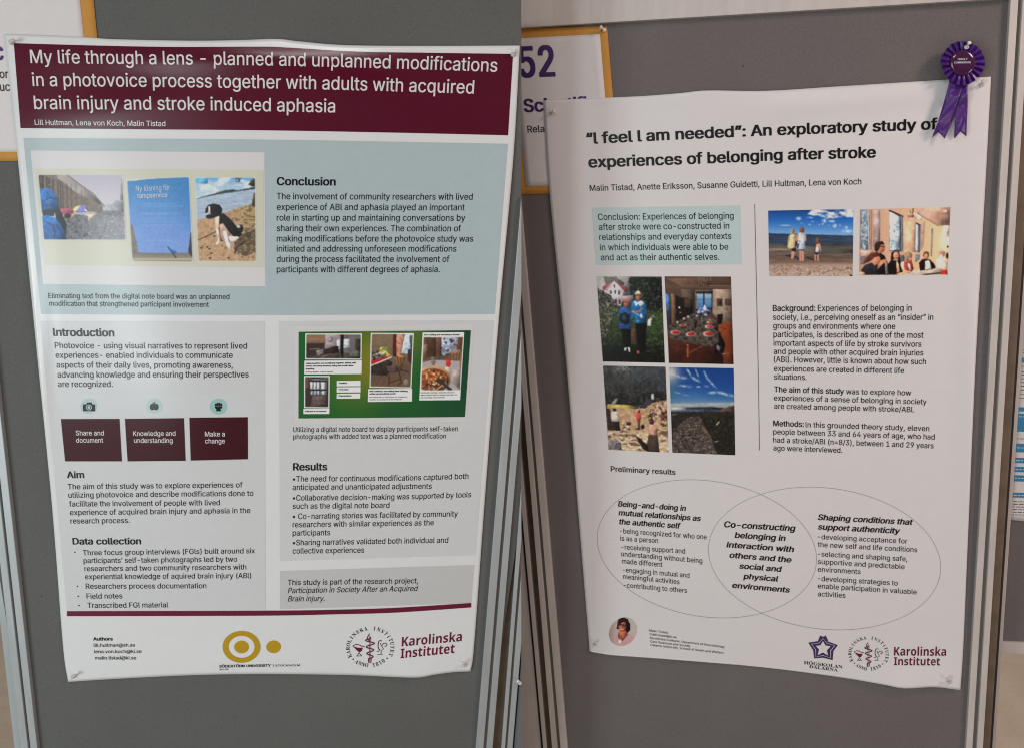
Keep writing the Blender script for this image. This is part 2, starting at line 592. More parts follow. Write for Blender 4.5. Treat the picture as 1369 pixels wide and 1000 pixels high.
# slice of the next board, right of the left board's brown strip
nb = thing('display_board', 'narrow slice of a board with thin pale post right of the brown strip', 'display board', LEFT.P(690, floor_y(LEFT, 690)), GB)
po = Solid(LEFT)
po.strip((670.3, -.076), (675.2, -.078), YT, yb, 0.004, 0.04, SEAM).strip((678.2, -.080), (685.2, -.083), YT, yb, 0.004, 0.04, SEAM)
po = po.build('post', FRAME, nb)
Solid(LEFT).strip((674.8, -.078), (678.6, -.080), YT, yb, -0.002, 0.03, SEAM, 0).build('groove', GROOVE, po)
Solid(LEFT).strip((684.8, -.083), (687.4, -.083), YT, yb, -0.006, 0.03, SEAM, 0).build('seal', SEAL, nb)
Solid(LEFT).strip((687.2, -.083), (720, -.083), YT, yb, -0.003, 0.03, SEAM, 0).build('panel', speckle(mat('blue_grey_fabric', (0.16, 0.18, 0.20), 0.8, 0.2), 300, 0.15), nb)

# right board
yb = floor_y(RIGHT, 1030); yp = floor_y(RIGHT, 1030, 0.12)
board_r = thing('display_board', 'grey display board with pale top rail behind the poster with a purple rosette', 'display board', RIGHT.P(1030, yb), GB)
Solid(RIGHT).add([(671, -20), (1353.5, -40), (1293 - .0595 * (yp - 1000), yp), (757 + .086 * (yp - 1000), yp)], 0, 0.03).build('panel', FABRIC_W, board_r)
rail = lambda x: 37.5 - .0605 * (x - 697)
Solid(RIGHT).add([(640, -55), (1353.6, -90), (1350.9, rail(1351)), (640, rail(640))], FR + 0.002, 0.045).build('top_rail', FRAME_W, board_r)
po = Solid(RIGHT)
po.strip((1291.5, -.0597), (1300.2, -.0615), -90, yb, FR, 0.045).strip((1306, -.0615), (1314.2, -.0628), -90, yb, FR, 0.045)
po = po.build('post', FRAME_W, board_r)
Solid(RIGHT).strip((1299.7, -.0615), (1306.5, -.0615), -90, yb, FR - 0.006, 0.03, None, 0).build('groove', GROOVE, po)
Solid(RIGHT).strip((1313.8, -.0628), (1323.4, -.0670), -90, yb, -0.012, 0.02, None, 0).build('edge_strip', GAP, board_r)
Solid(RIGHT).strip((1323, -.0670), (1326.4, -.0672), -90, yb, -0.03, 0.02, None, 0).build('seal', SEAL, board_r)
po = Solid(RIGHT)
po.strip((749.2, .0855), (758.6, .0858), YT, yb, FR, 0.045).strip((738, .084), (745.2, .085), YT, yb, FR, 0.045)
po = po.build('post', FRAME_W, board_r)
Solid(RIGHT).strip((744.8, .085), (749.6, .0855), YT, yb, FR - 0.006, 0.03, None, 0).build('groove', GROOVE, po)
Solid(RIGHT).strip((730.8, .088), (738.4, .084), YT, yb, -0.014, 0.02, None, 0).build('edge_strip', GAP, board_r)  # dark strip stands in for the shade in the gap between boards

nb = thing('display_board', 'scuffed beige end of a board left of the dark gap beside the right board', 'display board', RIGHT.P(712, floor_y(RIGHT, 712)), GB)
po = Solid(RIGHT).strip((726, .090), (731, .088), YT, yb, 0.004, 0.04).build('post', FRAME_W, nb)
Solid(RIGHT).strip((723.2, .090), (726.4, .090), YT, yb, -0.006, 0.03, None, 0).build('seal', SEAL, nb)
Solid(RIGHT).strip((660, .09), (723.5, .090), YT, yb, -0.002, 0.04).build('panel', FRAME_W, nb)

# board beyond the right post
FARH = -0.10
nb = thing('display_board', 'grey board partly cut by the right edge behind a blue banded poster', 'display board', RIGHT.P(1420, floor_y(RIGHT, 1420), FARH), GB)
Solid(RIGHT).strip((1326.2, -.0660), (1331.2, -.0665), -90, floor_y(RIGHT, 1330), FARH + 0.006, 0.04).build('post', FRAME_W, nb)
lx = lambda y: 1330.8 - .0665 * (y - 1000)
Solid(RIGHT).add([(lx(-90), -90), (1640, -130), (1560, 868), (lx(860), 860)], FARH, 0.03).build('panel', FABRIC_W, nb)
Solid(RIGHT).add([(lx(857), 857.5), (1560, 866), (1558, 884), (lx(872), 872.5)], FARH + 0.005, 0.04).build('bottom_rail', FRAME_W, nb)
Solid(RIGHT).strip((1540, -.066), (1560, -.066), 884, floor_y(RIGHT, 1540), FARH, 0.04).build('post', FRAME_W, nb)

# ------------------------------------------------------------------ number sheets pinned behind the posters
def paper_sheet(name, surf, edges, m, parent, e=0.0, thick=0.0003, step=8.0, label=None):
    o = patch(name, surf, e, edges, m, parent, step, None, label)
    s = o.modifiers.new('thickness', 'SOLIDIFY'); s.thickness = thick; s.offset = -1
    return o


sl = Surf(LEFT, flat(0.0016))
t = thing('number_sheet', 'orange bordered white sheet half hidden behind the upper left poster corner', 'paper sign', LEFT.P(40, 216), 'orange bordered number sheets')
paper_sheet('border_card', sl, ((-110, -62), (119.0, -62), (146, 216.3), (-90, 215.6)), ORANGE, t)
paper_sheet('sheet', sl, ((-96, -50), (101.5, -50), (128, 203.7), (-78, 203.7)), OFFICE, t, 0.0006)
letters('lettering', sl, PURPLE_INK, t, [('Z', [(-7.5, 80.5), (5.2, 80.4)], 'c', 23, 'bold')], 0.0012)
letters('lettering', sl, DARK, t, [('Z', [(-.3, 105), (11.3, 105)], 'or', 11.5), ('Z', [(.2, 122.3), (13.4, 122)], 'uc', 11.5)], 0.0012)

sr = Surf(RIGHT, flat(0.0016))
t = thing('number_sheet', 'orange bordered white sheet reading 52 beneath the pale top rail', 'paper sign', RIGHT.P(750, 260), 'orange bordered number sheets')
paper_sheet('border_card', sr, ((672.5, 39), (811.6, 35.4), (830, 256), (692, 260.8)), ORANGE, t)
paper_sheet('sheet', sr, ((684.7, 52.4), (802, 46), (818.5, 246), (702.5, 250.2)), OFFICE, t, 0.0006)
letters('number', sr, PURPLE_INK, t, [('K', [(58, 406), (246, 399)], '52', 158, 'bold')], 0.0012)
letters('lettering', sr, PURPLE_INK, t, [('K', [(81, 588), (462, 572)], 'Scientific', 66, 'bold')], 0.0012)
letters('lettering', sr, DARK, t, [('K', [(100, 696), (188, 692)], 'Rela', 36)], 0.0012)

# ------------------------------------------------------------------ left poster
PL = Surf(LEFT, paper_left)
poster_l = thing('conference_poster', 'research poster with maroon title band and blue grey panel, pinned on the left board', 'poster', LEFT.P(360, 905), 'conference posters')
TOP = [(6, 46), (112, 50.3), (153, 53), (256, 55), (325, 54), (370, 52.6), (401, 56), (465, 61), (580, 62), (695, 61.5)]
BOT = [(91, 911), (153, 907), (256, 902), (350, 900.5), (465, 901.8), (530, 904.6), (560, 905), (580, 901.5), (606, 898), (629, 897)]
LFT = [(6, 46), (20.5, 180), (45, 428), (69, 670), (84, 860), (91, 911)]
RGT = [(695, 61.5), (686, 215), (667, 425), (648, 670), (634, 860), (629, 897)]
sheet = patch('sheet', PL, 0, (TOP, BOT, LFT, RGT), PAPER, poster_l, 4.0)
md = sheet.modifiers.new('thickness', 'SOLIDIFY'); md.thickness = 0.0003; md.offset = -1

HT = [(18.4, 58.3), (128, 61.4), (230, 63.3), (350, 63.0), (388, 64.4), (478, 69.5), (580, 71.2), (686, 72.6)]
HB = [(27.4, 171.8), (179, 173.4), (350, 174.8), (529, 178.0), (679.3, 181.5)]
head = patch('title_band', PL, 0.0004, (HT, HB, (HT[0], HB[0]), (HT[-1], HB[-1])), MAROON, poster_l, 4.0)
letters('title_text', PL, WHITE_INK, head, [
    ('Z', [(40.9, 84.9), (194, 86.4), (369, 88.3), (526.5, 92.2), (664.5, 96.6)], 'My life through a lens - planned and unplanned modifications', 17.8),
    ('Z', [(43.5, 115.6), (165, 116.4), (289, 117.7), (426.7, 120.0), (633.3, 125.8)], 'in a photovoice process together with adults with acquired', 17.8),
    ('Z', [(46, 146.3), (255.7, 147.8), (448, 150.9)], 'brain injury and stroke induced aphasia', 17.8)], 0.0008)
letters('author_text', PL, WHITE_INK, head, [('A', [(182, 655), (865, 662)], 'Lill Hultman, Lena von Koch, Malin Tistad', 27)], 0.0008)

BLUE = speckle(printed('blue_grey_print', (150, 164, 166), WL), 60, 0.02)
bt = [(31.2, 185.1), (350, 187.2), (679, 192.8)]; bb = [(55, 420.3), (350, 421.6), (661.4, 420.3)]
pan = patch('blue_panel', PL, 0.0004, (bt, bb, (bt[0], bb[0]), (bt[-1], bb[-1])), BLUE, poster_l, 5.0)
letters('heading_text', PL, BLACK, pan, [('D', [(78, 266), (386, 268)], 'Conclusion', 41, 'bold')], 0.0008)
letters('paragraph_text', PL, BLACK, pan, [
    ('D', [(78, 340), (1102, 343)], 'The involvement of community researchers with lived', 33),
    ('D', [(78, 396), (1060, 398)], 'experience of ABI and aphasia played an important', 33),
    ('D', [(78, 452), (1063, 453)], 'role in starting up and maintaining conversations by', 33),
    ('D', [(78, 507), (1041, 508)], 'sharing their own experiences. The combination of', 33),
    ('D', [(78, 561), (1105, 562)], 'making modifications before the photovoice study was', 33),
    ('D', [(78, 614), (1017, 614)], 'initiated and addressing unforeseen modifications', 33),
    ('D', [(78, 668), (980, 668)], 'during the process facilitated the involvement of', 33),
    ('D', [(78, 722), (930, 721)], 'participants with different degrees of aphasia.', 33)], 0.0008)
letters('caption_text', PL, DARK, pan, [
    ('C', [(253, 857), (1200, 862)], 'Eliminating text from the digital note board was an unplanned', 27),
    ('C', [(258, 897), (1092, 903)], 'modification that strengthened participant involvement', 27)], 0.0008)
pic = patch('picture_panel', PL, 0.0008, px('C', [(160, 85)]) + px('D', [(14, 95), (20, 795)]) + px('C', [(225, 783)]), printed('pale_grey_print', (186, 185, 184)), poster_l, 5.0)
patch('pale_strip', PL, 0.0012, px('C', [(180, 180)]) + px('D', [(8, 188), (12, 695)]) + px('C', [(232, 682)]), printed('pale_yellow_green_print', (179, 179, 161)), pic, 5.0)

GREY = speckle(printed('light_grey_print', (178, 180, 180)), 60, 0.015)
pan = patch('grey_panel', PL, 0.0004, (px('E', [(210, 38)]) + [(353.8, 430.2)], [(89.5, 816.2), (355, 814.6)], px('E', [(210, 38)]) + [(89.5, 816.2)], [(353.8, 430.2), (355, 814.6)]), GREY, poster_l, 5.0)
letters('heading_text', PL, BLACK, pan, [
    ('E', [(278, 115), (598, 118)], 'Introduction', 40, 'bold')], 0.0008)
letters('heading_text', PL, BLACK, pan, [('G', [(350, 112), (441, 112)], 'Aim', 34, 'bold')], 0.0008)
letters('heading_text', PL, BLACK, pan, [('G', [(380, 459), (738, 458)], 'Data collection', 33, 'bold')], 0.0008)
letters('paragraph_text', PL, BLACK, pan, [
    ('E', [(287, 180), (1292, 182)], 'Photovoice - using visual narratives to represent lived', 31),
    ('E', [(291, 230), (1217, 230)], 'experiences- enabled individuals to communicate', 31),
    ('E', [(296, 281), (1217, 282)], 'aspects of their daily lives, promoting awareness,', 31),
    ('E', [(301, 331), (1300, 330)], 'advancing knowledge and ensuring their perspectives', 31),
    ('E', [(304, 380), (590, 380)], 'are recognized.', 31),
    ('G', [(355, 171), (1268, 161)], 'The aim of this study was to explore experiences of', 28),
    ('G', [(358, 215), (1325, 205)], 'utilizing photovoice and describe modifications done to', 28),
    ('G', [(362, 261), (1150, 254)], 'facilitate the involvement of people with lived', 28),
    ('G', [(366, 306), (1309, 295)], 'experience of acquired brain injury and aphasia in the', 28),
    ('G', [(369, 350), (678, 347)], 'research process.', 28)], 0.0008)
lst = Ink(PL, 0.0008)
for b in ((391, 500), (405, 678), (409, 730), (413, 778)):
    (x, y), = px('G', [b]); lst.disc(x, y, 1.0, 0.95, 12)
for ln in [('G', [(434, 516), (1333, 505)], 'Three focus group interviews (FGIs) built around six', 27),
           ('G', [(437, 557), (1240, 549)], 'participants’ self-taken photographs led by two', 27),
           ('G', [(442, 599), (1288, 590)], 'researchers and two community researchers with', 27),
           ('G', [(445, 641), (1313, 635)], 'experiential knowledge of aquired brain injury (ABI)', 27),
           ('G', [(449, 691), (1079, 688)], 'Researchers process documentation', 27),
           ('G', [(453, 743), (640, 741)], 'Field notes', 27), ('G', [(458, 791), (880, 788)], 'Transcribed FGI material', 27)]:
    write(lst, *ln)
lst.build('bullet_list', BLACK, pan)

# the row of three boxes with their icons
ICON_BG = [printed('pale_teal_print', c) for c in ((150, 172, 171), (158, 176, 175), (132, 168, 165))]
strip = patch('icon_strip', PL, 0.0006, px('E', [(300, 415), (1297, 420), (1297, 536), (318, 540)]), printed('pale_blue_print', (178, 182, 182)), poster_l, 5.0)
for (cx, cy, r), m in zip(((463, 480, 43), (806, 480, 42), (1142, 482, 45)), ICON_BG):
    (x, y), = px('E', [(cx, cy)])
    Ink(PL, 0.0010).disc(x, y, r / K1, r / K1 * .93).build('icon_disc', m, strip)
cm = Ink(PL, 0.0014)
cm.poly(px('E', [(433, 470), (452, 470), (456, 460), (478, 460), (482, 470), (497, 471), (497, 506), (434, 506)]))
cm.build('camera_icon', BLACK, strip)
(x, y), = px('E', [(465, 486)])
Ink(PL, 0.0018).disc(x, y, 16 / K1, 15 / K1, 24, 12 / K1, 11 / K1).disc(x, y, 7.5 / K1, 7 / K1, 20).build('camera_lens_icon', ICON_BG[0], strip)
ap = Ink(PL, 0.0014)
th = np.linspace(0, 2 * math.pi, 40, endpoint=False)
ap.poly(px('E', [(806 + 23 * math.sin(a) * (1 + .08 * abs(math.cos(a))), 484 - 20 * math.cos(a) + 6 * math.exp(-(math.sin(a) * 3.2) ** 2) * np.sign(math.cos(a))) for a in th]))
ap.stroke(px('E', [(806, 470), (807, 463), (812, 456)]), .9).stroke(px('E', [(804, 466), (797, 460)]), 1.0)
ap.build('apple_icon', mat('grey_ink', (0.04, 0.044, 0.044), GLOSS), strip)
fi = Ink(PL, 0.0014)
for i in range(4):
    x0 = 1124 + 9.6 * i
    y0 = (466, 462, 462, 465)[i]
    fi.poly(px('E', [(x0, y0), (x0 + 8.4, y0), (x0 + 8.4, 479), (x0, 479)]))
fi.poly(px('E', [(1124, 480.5), (1162, 480.5), (1163, 487), (1152, 497), (1157, 506), (1129, 506), (1132, 497), (1123, 488)]))
fi.build('fist_icon', BLACK, strip)
boxes = [([(318, 547), (625, 546), (638, 768), (340, 768)], [('E', [(397, 632), (544, 632)], 'Share and', 25), ('E', [(399, 670), (540, 670)], 'document', 25)]),
         ([(653, 546), (962, 542), (971, 765), (667, 768)], [('E', [(697, 635), (918, 634)], 'Knowledge and', 25), ('E', [(701, 671), (903, 671)], 'understanding', 25)]),
         ([(990, 540), (1296, 537), (1297, 757), (997, 764)], [('E', [(1072, 638), (1176, 637)], 'Make a', 25), ('E', [(1073, 674), (1176, 674)], 'change', 25)])]
for q, ls in boxes:
    b = patch('maroon_box', PL, 0.0008, px('E', q), MAROON_DARK, poster_l, 4.0)
    letters('box_text', PL, WHITE_INK, b, ls, 0.0013)

pan = patch('grey_panel', PL, 0.0004, ((373, 429.7), (660.5, 428.4), (636, 741.6), (374.3, 749.4)), GREY, poster_l, 5.0)
letters('heading_text', PL, BLACK, pan, [('H', [(163, 72), (342, 71)], 'Results', 37, 'bold')], 0.0008)
letters('paragraph_text', PL, BLACK, pan, [
    ('H', [(162, 131), (700, 126), (1080, 116)], '•The need for continuous modifications captured both', 29),
    ('H', [(161, 175), (888, 168)], 'anticipated and unanticipated adjustments', 29),
    ('H', [(162, 230), (700, 224), (1094, 212)], '•Collaborative decision-making was supported by tools', 29),
    ('H', [(161, 273), (667, 268)], 'such as the digital note board', 29),
    ('H', [(162, 327), (1024, 313)], '• Co-narrating stories was facilitated by community', 29),
    ('H', [(161, 370), (899, 359)], 'researchers with similar experiences as the', 29),
    ('H', [(161, 413), (357, 411)], 'participants', 29),
    ('H', [(162, 464), (974, 450)], '•Sharing narratives validated both individual and', 29),
    ('H', [(161, 507), (535, 502)], 'collective experiences', 29)], 0.0008)
letters('caption_text', PL, DARK, pan, [
    ('F', [(164, 615), (1024, 610)], 'Utilizing a digital note board to display participants self-taken', 26),
    ('F', [(164, 652), (962, 648)], 'photographs with added text was a planned modification', 26)], 0.0008)
patch('white_box', PL, 0.0008, px('F', [(168, 65), (1108, 50), (1074, 562), (165, 578)]), printed('white_box_print', (182, 182, 180)), pan, 5.0)
pan = patch('project_panel', PL, 0.0004, px('H', [(95, 598), (1112, 567), (1095, 765), (95, 798)]), speckle(printed('mid_grey_print', (168, 169, 168)), 60, 0.015), poster_l, 5.0)
letters('paragraph_text', PL, BLACK, pan, [
    ('H', [(136, 672), (817, 662)], 'This study is part of the research project,', 28),
    ('H', [(136, 714), (817, 702)], 'Participation in Society After an Acquired', 28, 'italic'),
    ('H', [(136, 757), (329, 755)], 'Brain injury.', 28, 'italic')], 0.0008)
lt = [(89.5, 816.6), (350, 815.9), (452, 814.5), (529, 812), (630, 805.6)]; lb = [(89.5, 823.2), (350, 822.5), (452, 820.6), (529, 818.4), (630, 811.5)]
patch('wine_rule', PL, 0.0009, (lt, lb, (lt[0], lb[0]), (lt[-1], lb[-1])), WINE, poster_l, 4.0)

letters('contact_text', PL, BLACK, poster_l, [
    ('I', [(487, 218), (590, 218)], 'Authors', 17, 'bold'), ('I', [(490, 251), (706, 250)], 'lill.hultman@sh.se', 17),
    ('I', [(493, 284), (740, 283)], 'lena.von.koch@ki.se', 17), ('I', [(497, 317), (712, 317)], 'malin.tistad@ki.se', 17)], 0.0006)
GOLD = mat('gold_ink', (0.52, 0.32, 0.012), GLOSS)
lg = Ink(PL).disc(322.9, 864.2, 25.3, 21.3, 64, 17.3, 14.7).disc(322.9, 864.4, 9.8, 8.5).disc(365.8, 864.2, 9.8, 8.5)
lg.build('ring_emblem', GOLD, poster_l)
letters('university_text', PL, BLACK, poster_l, [
    ('g', [(137, 652), (865, 638)], 'SÖDERTÖRN UNIVERSITY', 34, 'bold'), ('g', [(897, 637), (1275, 632)], '| STOCKHOLM', 26),
    ('g', [(140, 690), (268, 686)], 'SH.SE', 20)])


def seal(surf, parent, cx, cy, rx, ry, cap, k, tilt):
    """round academic seal: circular inscription, bowl, serpent staff and bird; k px per seal unit"""
    ink = Ink(surf)

    def around(text, a0, a1, top):
        n = len(text)
        for i, ch in enumerate(text):
            if ch == ' ': continue
            a = math.radians(a0 + (a1 - a0) * i / (n - 1))
            v, f, _ = glyphs(ch, 'roman')
            w = v[:, 0].max() / 2
            ux, uy = math.cos(a), -math.sin(a) * ry / rx
            L = math.hypot(ux, uy); ux, uy = ux / L, uy / L
            if not top: ux, uy = -ux, -uy
            tx, ty = -uy, ux
            r = 1.0 if top else 1.10
            bx, by = cx + rx * r * math.cos(a), cy - ry * r * math.sin(a) + tilt * rx * math.cos(a)
            q = v - [w, 0.0]
            ink.add(np.stack([bx + tx * q[:, 0] * cap * .86 + ux * q[:, 1] * cap, by + ty * q[:, 0] * cap * .86 + uy * q[:, 1] * cap], -1), f)
    around('KAROLINSKA INSTITUTET', 203, -23, True)
    around('ANNO 1810', 230, 310, False)
    for a in (217, 323):
        ink.disc(cx + rx * 1.04 * math.cos(math.radians(a)), cy - ry * 1.04 * math.sin(math.radians(a)) + tilt * rx * math.cos(math.radians(a)), cap * .2, cap * .2, 10)
    ink.build('seal_inscription', BLACK, parent)
    q = lambda pts: [(cx + (x - 640) * k, cy + (y - 505) * k + tilt * (x - 640) * k) for x, y in pts]
    em = Ink(surf)
    ys = np.linspace(330, 760, 60)
    em.stroke(q([(640 + (92 - (y - 330) * .10) * math.sin((y - 330) / 108 * 2 * math.pi * .86) * -1 * (1 if y < 700 else .6), y) for y in ys]), 22 * k)
    em.stroke(q([(625, 290), (625, 800)]), 9 * k).stroke(q([(655, 300), (648, 790)]), 7 * k).stroke(q([(605, 700), (610, 795), (655, 795), (668, 690)]), 12 * k)
    em.stroke(q([(630, 235), (600, 280), (585, 320), (605, 355), (640, 370)]), 18 * k).stroke(q([(628, 270), (650, 310), (640, 350)]), 10 * k)
    em.poly(q([(318, 470), (345, 478), (420, 500), (505, 500), (480, 560), (440, 590), (400, 560), (355, 515)]))
    em.stroke(q([(310, 480), (325, 450), (370, 432), (430, 445), (480, 470), (535, 475)]), 16 * k)
    em.build('seal_emblem', WINE, parent)
    bd = Ink(surf)
    bd.stroke(q([(430, 590), (410, 625), (385, 652)]), 12 * k).stroke(q([(425, 600), (455, 628), (478, 652)]), 12 * k).stroke(q([(378, 655), (482, 655)]), 11 * k)
    foot = mat('brown_grey_ink', (0.06, 0.035, 0.035), GLOSS)
    bd.build('seal_bowl_foot', foot, parent)
    bd = Ink(surf)
    bd.stroke(q([(865, 385), (835, 370), (805, 388), (795, 430), (790, 480), (805, 530), (830, 560)]), 17 * k)
    bd.stroke(q([(835, 420), (850, 470), (870, 500), (900, 540), (855, 560), (850, 600), (846, 635)]), 12 * k)
    bd.stroke(q([(870, 470), (890, 430), (935, 425), (965, 450), (945, 485), (910, 480)]), 15 * k).stroke(q([(765, 575), (800, 580), (825, 548)]), 12 * k)
    bd.stroke(q([(775, 645), (885, 632)]), 11 * k)
    bd.build('seal_bird', foot, parent)


seal(PL, poster_l, 494.8, 865.4, 27.3, 23.6, 5.0, 1 / 14.29, -0.03)
letters('institute_text', PL, WINE, poster_l, [('J', [(731, 249), (1045, 221)], 'Karolinska', 49, 'heavy'), ('J', [(725, 311), (1007, 283)], 'Institutet', 49, 'heavy')])

# ------------------------------------------------------------------ right poster
PR = Surf(RIGHT, paper_right)
poster_r = thing('conference_poster', 'white research poster with two overlapping ovals, pinned under a purple rosette', 'poster', RIGHT.P(1030, 893), 'conference posters')
TOP = [(727, 135), (782, 132.3), (859, 129), (910, 125), (946, 121.6), (1025, 122), (1122, 116), (1249, 108), (1325, 103)]
BOT = [(788, 868.5), (805, 871.5), (823, 874), (910, 881), (1025, 892), (1122, 904.7), (1180, 914.5), (1209, 919.6), (1249, 918), (1284, 922)]
LFT = [(727, 135), (735, 260), (756.5, 480), (776, 720), (787.5, 860), (788, 868.5)]
RGT = [(1325, 103), (1317.5, 245), (1304.5, 480), (1294, 720), (1288, 860), (1284, 922)]
sheet = patch('sheet', PR, 0, (TOP, BOT, LFT, RGT), PAPER_R, poster_r, 4.0)
md = sheet.modifiers.new('thickness', 'SOLIDIFY'); md.thickness = 0.0003; md.offset = -1
INK_R = mat('warm_black_ink', (0.008, 0.005, 0.005), 0.35, 0.35)
LIGHT_R = mat('soft_black_ink', (0.03, 0.026, 0.026), 0.35, 0.35)
letters('title_text', PR, INK_R, poster_r, [
    ('Z', [(784.3, 193), (969, 184), (1110, 178.5), (1253, 173.2)], '“I feel I am needed”: An exploratory study of', 14.6, 'bold'),
    ('Z', [(787, 224.5), (930.6, 219.4), (1045.5, 214.6), (1171, 211)], 'experiences of belonging after stroke', 14.6, 'bold')])
letters('author_text', PR, INK_R, poster_r, [('Z', [(788.7, 255.9), (1151.5, 246.9)], 'Malin Tistad, Anette Eriksson, Susanne Guidetti, Lill Hultman, Lena von Koch', 8.0)])
box = patch('conclusion_box', PR, 0.0004, px('M', [(435, 150), (1210, 138), (1220, 445), (457, 448)]), speckle(printed('pale_teal_box_print', (151, 160, 158), WR, .32), 60, .02), poster_r, 5.0)
letters('conclusion_text', PR, INK_R, box, [
    ('M', [(468, 214), (1177, 207)], 'Conclusion: Experiences of belonging', 33), ('M', [(472, 266), (1154, 259)], 'after stroke were co-constructed in', 33),
    ('M', [(475, 319), (1165, 313)], 'relationships and everyday contexts', 33), ('M', [(478, 372), (1149, 369)], 'in which individuals were able to be', 33),
    ('M', [(483, 425), (1102, 422)], 'and act as their authentic selves.', 33)], 0.0008)
rule = Ink(PR).stroke([(1009, 273), (1011.3, 380), (1013.7, 490), (1015.5, 601.7)], 0.75)
rule.build('column_rule', mat('grey_line', (0.10, 0.09, 0.09), .4), poster_r)
letters('background_text', PR, INK_R, poster_r, [
    ('N', [(52, 692), (275, 691)], 'Background:', 32, 'semi'), ('N', [(288, 691), (780, 690)], 'Experiences of belonging in', 32),
    ('N', [(53, 738), (893, 738)], 'society, i.e., perceiving oneself as an “insider” in', 31), ('N', [(54, 783), (694, 786)], 'groups and environments where one', 31),
    ('N', [(55, 828), (842, 832)], 'participates, is described as one of the most', 31), ('N', [(56, 873), (831, 879)], 'important aspects of life by stroke survivors', 30),
    ('N', [(57, 916), (841, 924)], 'and people with other acquired brain injuries', 30), ('N', [(58, 958), (855, 970)], '(ABI). However, little is known about how such', 30),
    ('P', [(58, 103), (740, 114)], 'experiences are created in different life', 29), ('P', [(58, 146), (229, 149)], 'situations.', 29)])
letters('aim_text', PR, INK_R, poster_r, [
    ('P', [(59, 211), (425, 222)], 'The aim of this study', 29, 'semi'), ('P', [(436, 222), (777, 229)], 'was to explore how', 28),
    ('P', [(58, 255), (858, 276)], 'experiences of a sense of belonging in society', 28), ('P', [(59, 298), (793, 317)], 'are created among people with stroke/ABI.', 28)])
letters('methods_text', PR, INK_R, poster_r, [
    ('P', [(54, 389), (215, 394)], 'Methods:', 29, 'semi'), ('P', [(224, 395), (872, 416)], 'In this grounded theory study, eleven', 28),
    ('P', [(54, 432), (901, 460)], 'people between 33 and 64 years of age, who had', 28), ('P', [(54, 475), (895, 506)], 'had a stroke/ABI (n=8/3), between 1 and 29 years', 28),
    ('P', [(55, 517), (416, 530)], 'ago were interviewed.', 28)])
letters('heading_text', PR, INK_R, poster_r, [('Q', [(535, 77), (873, 95)], 'Preliminary results', 27, 'semi')])
OV1 = px('Q', [(462, 420), (500, 300), (600, 205), (750, 148), (950, 125), (1150, 142), (1312, 205)]) + px('R', [(120, 260), (215, 350), (262, 450), (272, 530), (240, 650), (140, 760), (0, 826)]) + px('Q', [(1100, 843), (950, 828), (750, 760), (600, 670), (510, 570)])
OV2 = px('Q', [(1040, 480), (1060, 390), (1150, 280), (1312, 205)]) + px('R', [(100, 170), (240, 162), (450, 180), (650, 245), (800, 345), (900, 450), (938, 570), (915, 670), (830, 770), (700, 850), (550, 900), (400, 912), (200, 885), (0, 830)]) + px('Q', [(1250, 780), (1130, 660), (1060, 560)])


def fit_ellipse(pts):
    """least squares ellipse through measured points, so that the printed line is smooth"""
    p = np.asarray(pts); c = p.mean(0); q = (p - c) / 100
    x, y = q.T
    A = np.stack([x * x, x * y, y * y, x, y], -1)
    a, b, cc, dd, ee = np.linalg.lstsq(A, np.ones(len(q)), rcond=None)[0]
    M = np.array([[a, b / 2], [b / 2, cc]]); v = np.array([dd, ee])
    ctr = -np.linalg.solve(M, v) / 2
    k = 1 + ctr @ M @ ctr
    w, U = np.linalg.eigh(M / k)
    t = np.linspace(0, 2 * math.pi, 121)
    e = np.stack([np.cos(t) / math.sqrt(w[0]), np.sin(t) / math.sqrt(w[1])], -1) @ U.T + ctr
    return e * 100 + c


LINE = mat('thin_grey_line', (0.33, 0.31, 0.30), .4)
for ov in (OV1, OV2):
    Ink(PR).stroke(fit_ellipse(ov), 0.52).build('oval_outline', LINE, poster_r)
letters('oval_heading', PR, INK_R, poster_r, [
    ('Q', [(572, 260), (928, 284)], 'Being-and-doing in', 28, 'bolditalic'), ('Q', [(575, 306), (1006, 337)], 'mutual relationships as', 28, 'bolditalic'),
    ('Q', [(579, 353), (902, 376)], 'the authentic self', 28, 'bolditalic')])
letters('oval_text', PR, LIGHT_R, poster_r, [
    ('Q', [(583, 400), (1036, 433)], '-being recognized for who one', 26), ('Q', [(584, 439), (782, 452)], 'is as a person', 26),
    ('Q', [(590, 484), (923, 507)], '-receiving support and', 26), ('Q', [(589, 520), (1013, 557)], 'understanding without being', 26),
    ('Q', [(593, 558), (805, 577)], 'made different', 26), ('Q', [(597, 603), (946, 633)], '-engaging in mutual and', 25),
    ('Q', [(599, 638), (894, 667)], 'meaningful activities', 25), ('Q', [(602, 683), (933, 712)], '-contributing to others', 25)])
letters('oval_heading', PR, INK_R, poster_r, [
    ('c', [(290, 184), (1018, 226)], 'Co-constructing', 60, 'bolditalic'), ('c', [(396, 292), (916, 326)], 'belonging in', 58, 'bolditalic'),
    ('c', [(312, 388), (1002, 438)], 'interaction with', 56, 'bolditalic'), ('c', [(344, 494), (976, 544)], 'others and the', 56, 'bolditalic'),
    ('c', [(444, 604), (880, 640)], 'social and', 55, 'bolditalic'), ('c', [(482, 708), (842, 738)], 'physical', 54, 'bolditalic'),
    ('c', [(372, 800), (960, 850)], 'environments', 54, 'bolditalic')])
letters('oval_heading', PR, INK_R, poster_r, [('R', [(288, 331), (787, 358)], 'Shaping conditions that', 29, 'bolditalic'), ('R', [(288, 381), (720, 404)], 'support authenticity', 29, 'bolditalic')])
